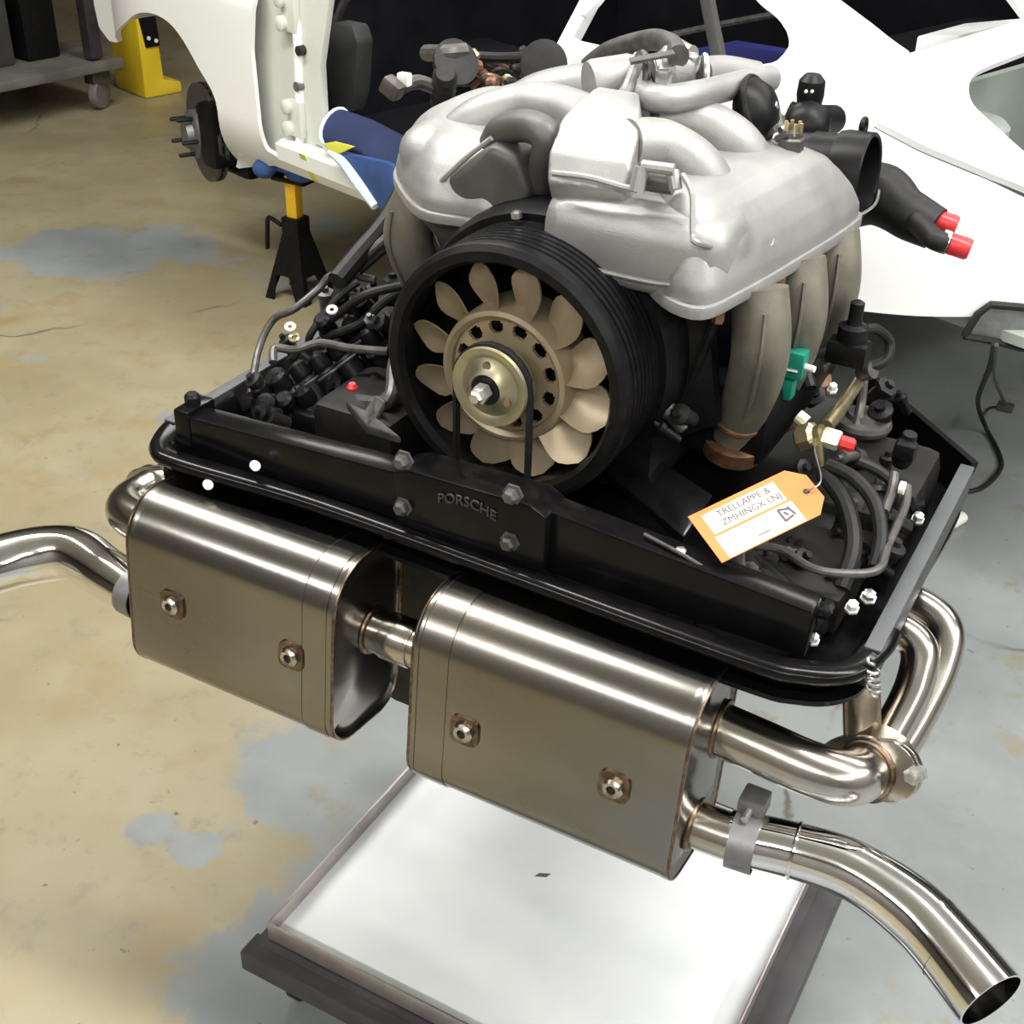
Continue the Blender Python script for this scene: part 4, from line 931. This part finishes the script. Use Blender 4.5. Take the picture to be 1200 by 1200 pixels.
# rear valance with lamp opening
RM = Matrix((CU, CN, ZA)).transposed()
tl0 = [sidehit(*p) for p in ((1134, 392), (1150, 366), (1165, 355), (1200, 358), (1240, 365), (1245, 412), (1200, 406), (1170, 398))]
lc = [car(s, tside(s, z), z) for s, z in tl0]
mb = MB().prism([p - CN * .010 for p in lc], CN * .02, .003); lp = obj('lamp_backing', mb, 'clamp', B); tag(lp, 'empty tail lamp recess with bare metal backing')
mb = MB(); mb.tube([p - CN * .012 for p in lc] + [lc[0] - CN * .012], .007, 8, smooth=False); obj('lamp_seal', mb, 'rubber', lp)
def cs(px, py, t):
    d = ray(px, py); k = ((CA + CN * t - CAMP).dot(CN)) / d.dot(CN); return CAMP + d * k
# cabin interior
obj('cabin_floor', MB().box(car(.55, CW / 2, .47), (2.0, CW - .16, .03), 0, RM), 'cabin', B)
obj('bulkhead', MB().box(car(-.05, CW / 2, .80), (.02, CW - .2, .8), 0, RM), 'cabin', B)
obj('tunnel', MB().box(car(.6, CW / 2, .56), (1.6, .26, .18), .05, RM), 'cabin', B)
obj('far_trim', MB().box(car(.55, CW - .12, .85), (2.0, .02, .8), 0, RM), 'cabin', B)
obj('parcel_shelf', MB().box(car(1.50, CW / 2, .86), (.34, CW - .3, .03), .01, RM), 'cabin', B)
obj('rear_seat_back', MB().prism([cs(x, y, .38) for x, y in ((790, 62), (850, 50), (935, 64), (925, 95), (790, 95))], CN * .05, .01), 'cabinblue', B)
obj('b_pillar', MB().bar(cs(659, 64, .05), cs(700, -14, .13), .035, .03, .006, CN), 'white', B)
obj('roof_panel', MB().box(car(.95, CW / 2, 1.52), (1.2, 1.1, .02), .005, RM), 'white', B)
obj('roof_rail', MB().tube([car(.25, .18, 1.20), car(.55, .27, 1.50), car(1.0, .29, 1.54), car(1.5, .27, 1.46), car(1.75, .24, 1.30)], .035, 10), 'white', B)
obj('b_pillar', MB().bar(car(1.17, .05, .60), car(1.19, .03, .94), .03, .08, .01, CN), 'white', B)
# door jamb with hinges, latch holes and sill
jam = [sidehit(*p) for p in ((270, -40), (262, 40), (268, 110), (282, 182), (372, 196), (360, 160), (355, 80), (372, 0), (384, -40))]
mb = MB().prism([car(s, .055, z) for s, z in jam], CN * .02, .003); jb = obj('door_jamb', mb, 'jamb', B)
ribp = [(332, -30), (330, 40), (333, 110), (340, 185)]
obj('jamb_rib', MB().tube([car(s, .050, z) for s, z in [sidehit(*p) for p in ribp]], .014, 10), 'white', jb)
for px, py in ((318, 15), (326, 140)):
    s, z = sidehit(px, py)
    for dz in (.03, -.03):
        obj('hinge_boss', MB().lathe([(.020, 0), (.020, .03), (.014, .034)], car(s, .052, z + dz), -CN, 18), 'jamb', jb)
    obj('hinge_leaf', MB().box(car(s + .025, .045, z), (.06, .02, .10), .005, RM), 'jamb', jb)
for px, py, m in ((336, 62, 'bore'), (334, 104, 'clamp')):
    s, z = sidehit(px, py); obj('jamb_hole', MB().lathe([(.011, 0), (.0, .001)], car(s, .0335, z), -CN, 14, False).lathe([(.013, 0), (.013, .02)], car(s, .055, z), -CN, 14), m, jb)
si = [sidehit(*p) for p in ((312, 178), (400, 214))]
mb = MB(); prof = [(0.004, .505), (.03, .515), (.10, .510), (.13, .49), (.13, .46), (.01, .46)]
mb.loft([[car(s, t, z + .0 + .01 * s) for t, z in prof] for s in (.10, .5, 1.18)]); obj('door_sill', mb, 'white', B)
s, z = sidehit(357, 182); obj('sill_slot', MB().box(car(s, .06, .522), (.03, .012, .003), .001, RM), 'clamp', B)
s, z = sidehit(378, 222); obj('sill_tape', MB().prism([car(s - .014, tside(s, .425) - .003, .425), car(s + .014, tside(s, .425) - .003, .425), car(s + .014, -.003, .51), car(s - .014, -.003, .51)], CN * .002), 'lime', B)
# dark trim hanging in the doorway
tq = ((376, 36), (392, 26), (412, 30), (418, 50), (415, 110), (408, 132), (386, 130), (378, 80))
obj('belt_cover', MB().prism([cs(x, y, .22) for x, y in tq], CN * .06, .012), 'trim', B)
obj('steering_stalk', MB().tube([cs(x, y, .25) for x, y in ((392, 30), (400, 10), (418, -25))], .012, 10), 'grime', B)
# inner arch liner
mb = MB(); n = len(archF); rings = []
for s, z in archF[6:]: rings.append([car(s + .006, tside(s, z) + .012, z + .004), car(s - .02, .16, z - .0), car(s - .06, .28, z - .02)])
mb.loft(rings, caps=False, closed=False); obj('arch_liner', mb, 'jamb', B, solid=.004)
# strut quarter window divider
d0 = [sidehit(*p) for p in ((832, 78), (815, -10))]
obj('window_divider', MB().bar(car(d0[0][0], tside(*d0[0]) + .03, d0[0][1]), car(d0[1][0], tside(*d0[1]) + .03, d0[1][1]), .03, .015, .004, CN), 'trim', B)
d0 = [sidehit(*p) for p in ((775, 42), (912, 18))]
obj('cabin_rod', MB().tube([cs(x, y, .45) for x, y in ((770, 45), (840, 30), (914, 16))], .008, 8), 'grime', B)
# brake assembly
hc = car(-.30, .16, .44); ha = (-CN * math.cos(.22) - CU * math.sin(.22)).normalized()
for q in ((.0,),):
    s_, z_ = sidehit(243, 155)
hc = CAMP + ray(243, 155) * ((CA + CN * .12 - CAMP).dot(CN) / ray(243, 155).dot(CN))
disc = obj('brake_disc', MB().lathe([(.06, -.016), (.152, -.016), (.152, -.006), (.145, -.004), (.145, .004), (.152, .006), (.152, .016), (.06, .016)], hc, ha, 56, False), 'grime', B)
a, u, w = frame(ha)
for i in range(28):
    t_ = 2 * math.pi * i / 28; d = u * math.cos(t_) + w * math.sin(t_)
    o = obj('disc_vent', MB().lathe([(.006, 0), (.006, .003)], hc + d * .1495, d, 8), 'bore', disc) if i == 0 else None
    if o is not None: vent0 = o
    else: inst(vent0, disc, Matrix.Translation(hc - B.location) @ Matrix.Rotation(t_, 4, a) @ Matrix.Translation(-(hc - B.location)))
obj('wheel_hub', MB().lathe([(.075, .0), (.075, .05), (.045, .055), (.040, .075), (.0, .078)], hc, ha, 28), 'clamp', B)
obj('brake_caliper', MB().box(hc + CU * .10 + ZA * .02 + ha * .01, (.09, .11, .20), .02, RM), 'black', B)
obj('suspension_upright', MB().box(hc - ha * .07 + ZA * .02, (.10, .08, .28), .02, RM).box(hc - ha * .07 + CU * .06 - ZA * .10, (.16, .06, .06), .02, RM), 'black', B)
obj('strut_tube', MB().tube([hc - ha * .08 + ZA * .1, hc - ha * .16 + ZA * .45], .03, 14), 'black', B)
for i in range(5):
    t_ = 2 * math.pi * i / 5 + .5; d = u * math.cos(t_) + w * math.sin(t_)
    obj('wheel_stud', MB().lathe([(.007, .04), (.007, .098), (.004, .102)], hc + d * .06, ha, 8), 'dark', B)
# loose wiring out of the lamp opening
obj('lamp_wire', MB().tube([at(1166, 402, Z=.66), at(1160, 430, Z=.45), at(1146, 470, Z=.15), at(1155, 500, Z=.02), at(1170, 530, Z=.006), at(1172, 550, Z=.006), at(1150, 572, Z=.006), at(1115, 580, Z=.006), at(1090, 600, Z=.006)], .006, 8), 'rubber', B)
obj('lamp_wire', MB().tube([at(1168, 404, Z=.66), at(1165, 440, Z=.40), at(1174, 465, Z=.18), at(1180, 478, Z=.10), at(1160, 478, Z=.06), at(1150, 490, Z=.03)], .004, 8), 'trim', B)
obj('wire_plug', MB().box(at(1178, 477, Z=.11), (.04, .025, .02), .004), 'trim', B)
obj('white_plug', MB().lathe([(.012, 0), (.014, .01), (.014, .05), (.008, .055)], at(1113, 615, Z=.012) + ZA * .0, Vector((.35, .93, .02)), 14), 'whiteplastic', B)

# panel lying beyond the rear window
pc = [at(x, y, Z=.965) for x, y in ((1075, 42), (1130, 27), (1200, 21), (1225, 19), (1225, 34), (1150, 46))]
pc = [p - CU * max(0, (p - CA).dot(CU) - 1.665) for p in pc]
LP = obj('loose_panel', MB().prism(pc, (0, 0, -.09), .004), 'white', off=pc[0]); tag(LP, 'loose white body panel lying behind the rear window opening', 'panel')

# ------------------------------------------------------------------ jack stand, rags, cloth
jx = at(352, 345, Z=0); jt = .36
J = thing('jack_stand', 'black jack stand with yellow ratchet post under the car sill', 'jack stand', (jx.x, jx.y, 0))
bm_ = MB(); w0, w1_ = .076, .030
for i in range(4):
    a0, a1 = R(45 + 90 * i), R(135 + 90 * i)
    p = [jx + Vector((math.cos(a0) * w0 * 1.41, math.sin(a0) * w0 * 1.41, 0)), jx + Vector((math.cos(a1) * w0 * 1.41, math.sin(a1) * w0 * 1.41, 0)), jx + Vector((math.cos(a1) * w1_ * 1.41, math.sin(a1) * w1_ * 1.41, .20)), jx + Vector((math.cos(a0) * w1_ * 1.41, math.sin(a0) * w1_ * 1.41, .20))]
    mid = (p[0] + p[1]) / 2
    poly = [p[0], p[0].lerp(p[1], .22), p[0].lerp(p[1], .35) + (p[2] - p[1]) * .38, p[0].lerp(p[1], .65) + (p[2] - p[1]) * .38, p[0].lerp(p[1], .78), p[1], p[2], p[3]]
    nrm = (p[1] - p[0]).cross(p[3] - p[0]).normalized()
    obj('leg_plate', MB().prism(poly, nrm * -.004), 'black', J)
obj('neck', MB().box(jx + ZA * .215, (.062, .062, .07), .006), 'black', J)
obj('ratchet_post', MB().box(jx + ZA * .30, (.038, .034, .15), .004), 'jackyel', J)
obj('saddle', MB().box(jx + ZA * .362, (.12, .055, .012), .003).box(jx + ZA * .368 + XA * .055, (.01, .055, .02), .003).box(jx + ZA * .368 - XA * .055, (.01, .055, .02), .003), 'black', J)
obj('handle', MB().tube([jx + Vector((-.03, -.03, .225)), jx + Vector((-.075, -.03, .24)), jx + Vector((-.085, -.03, .20)), jx + Vector((-.09, -.03, .14))], .007, 8), 'black', J)
rc = jx + ZA * .396
rg = MB(); rg.sphere(rc, (.085, .045, .012), 20).sphere(rc + Vector((-.085, -.02, -.012)), (.04, .035, .03), 16).sphere(rc + Vector((.05, -.03, -.006)), (.05, .03, .02), 16)
o = obj('rag', rg, 'bluecloth', off=rc, remesh=.007, smooth_it=4); tag(o, 'crumpled blue rag between jack stand and car sill', 'rag')
# blue fender cover draped over the sill
FCV = thing('fender_cover', 'folded blue padded cloth with lime edging draped over the door sill', 'cloth', cs(420, 215, .02))
roll = []
secr = [(cs(388, 170, .02), cs(398, 128, .10)), (cs(430, 182, .02), cs(432, 140, .10)), (cs(470, 205, .02), cs(470, 160, .10))]
mb = MB(); rings = []
for lo_, hi_ in secr:
    c_ = (lo_ + hi_) / 2; h_ = (hi_ - lo_) / 2; sd = CN * .04 + CU * .004
    rings.append([c_ + h_ * math.cos(R(a)) + sd * math.sin(R(a)) for a in range(0, 360, 20)])
obj('rolled_edge', mb.loft(rings), 'navy', FCV, sharp=70)
rim = [p + CU * -.004 for p in rings[0]]; mb = MB().tube(rim + [rim[0]], .006, 8, smooth=False); obj('pale_piping', mb, 'paleblue', FCV)
fl = [(392, 176), (405, 180), (450, 190), (480, 205), (482, 250), (452, 250), (436, 236), (415, 205)]
mb = MB().prism([cs(x, y, -.020) for x, y in fl], CN * .018, .004); obj('hanging_flap', mb, 'bluecloth', FCV)
mb = MB().tube([cs(x, y, -.022) for x, y in ((386, 178), (402, 190), (420, 214), (440, 242))], [.008, .014, .016, .012], 10); obj('pale_hem', mb, 'paleblue', FCV)
mb = MB().prism([cs(x, y, -.025) for x, y in ((380, 168), (392, 166), (415, 172), (398, 180), (384, 178))], CN * .006, .002); obj('lime_edging', mb, 'lime', FCV)

# ------------------------------------------------------------------ yellow case
y0 = at(171, 116, Z=0); y1 = at(214, 108, Z=0); yu = (y1 - y0).normalized(); yn = Vector((-yu.y, yu.x, 0)); wy = (y1 - y0).length
Yc = thing('tool_caddy', 'yellow plastic stepped case with a black panel seen through the wheel arch', 'case', y0)
ymat = Matrix((yu, yn, ZA)).transposed()
def yb(a, b, z): return y0 + yu * a + yn * b + ZA * z
dp = .26
prof = [(0, 0), (wy, 0), (wy, .05), (wy * .55, .07), (wy * .52, .22), (wy * .50, .44), (0, .44)]
obj('case_body', MB().prism([yb(a, 0, z) for a, z in prof], yn * dp, .012), 'yellow', Yc)
obj('control_panel', MB().prism([yb(.03, -.008, .22), yb(wy * .52, -.008, .22), yb(wy * .48, -.008, .40), yb(.0, -.008, .42)], yn * .012, .003), 'black', Yc)
for a, z in ((.03, .39), (.045, .26), (wy * .42, .245)):
    obj('panel_screw', MB().lathe([(.009, 0), (.009, .004)], yb(a, -.009, z), -yn, 10), 'whiteplastic', Yc)
obj('carry_handle', MB().tube([yb(.02, .05, .44), yb(.03, .05, .50), yb(wy * .4, .05, .50), yb(wy * .45, .05, .44)], .014, 10), 'black', Yc)

# ------------------------------------------------------------------ rolling bench at the back
bz = .21
b1 = at(132, 70, Z=bz); b0 = at(0, 96, Z=bz); bu = (b0 - b1).normalized(); bn = Vector((bu.y, -bu.x, 0))
if bn.dot(FW) < 0: bn = -bn
def bb(a, b, z): return Vector((b1.x, b1.y, 0)) + bu * a + bn * b + ZA * z
BM = Matrix((bu, bn, ZA)).transposed() if bu.cross(bn).z > 0 else Matrix((-bu, bn, ZA)).transposed()
WB = thing('rolling_bench', 'dusty steel rolling bench with wooden back boards beside the yellow case', 'bench', bb(.9, .35, 0))
obj('lower_shelf', MB().box(bb(.9, .35, bz - .02), (1.9, .72, .04), .006, BM), 'benchtop', WB)
obj('bench_top', MB().box(bb(.9, .35, .90), (1.9, .76, .06), .008, BM), 'benchtop', WB)
for a in (.06, 1.74):
    for b in (.05, .66):
        obj('post', MB().box(bb(a, b, .55), (.06, .06, .66), .006, BM), 'frame', WB)
for a in (.05, 1.75):
    for b in (.06, .62):
        w = obj('castor', MB().lathe([(.02, -.02), (.062, -.02), (.068, -.014), (.068, .014), (.062, .02), (.02, .02)], bb(a, b, .068), bn + bu * .5, 24), 'benchtop', WB)
        obj('castor_fork', MB().box(bb(a, b, .15), (.09, .07, .08), .008, BM), 'grime', w)
for i in range(7):
    obj('back_board', MB().box(bb(.25 + .24 * i, .695, .55), (.23, .03, .66), .006, BM), 'wood', WB)
for i, (a, w_, h_, m, lab) in enumerate(((.20, .16, .50, 'black', 'tall black bin on the bench shelf beside the steel post'), (.42, .16, .36, 'trim', 'charcoal box on the bench shelf between bin and brown crate'), (.90, .60, .42, 'wood', 'brown wooden crate on the bench shelf'))):
    c_ = bb(a, .40, bz); t = thing('storage_box', lab, 'box', c_)
    obj('box_body', MB().box(c_ + ZA * (h_ / 2 + .001), (w_, .40, h_), .012, BM), m, t)
    obj('box_lid', MB().box(c_ + ZA * (h_ + .012), (w_ + .02, .42, .022), .006, BM), m, t)
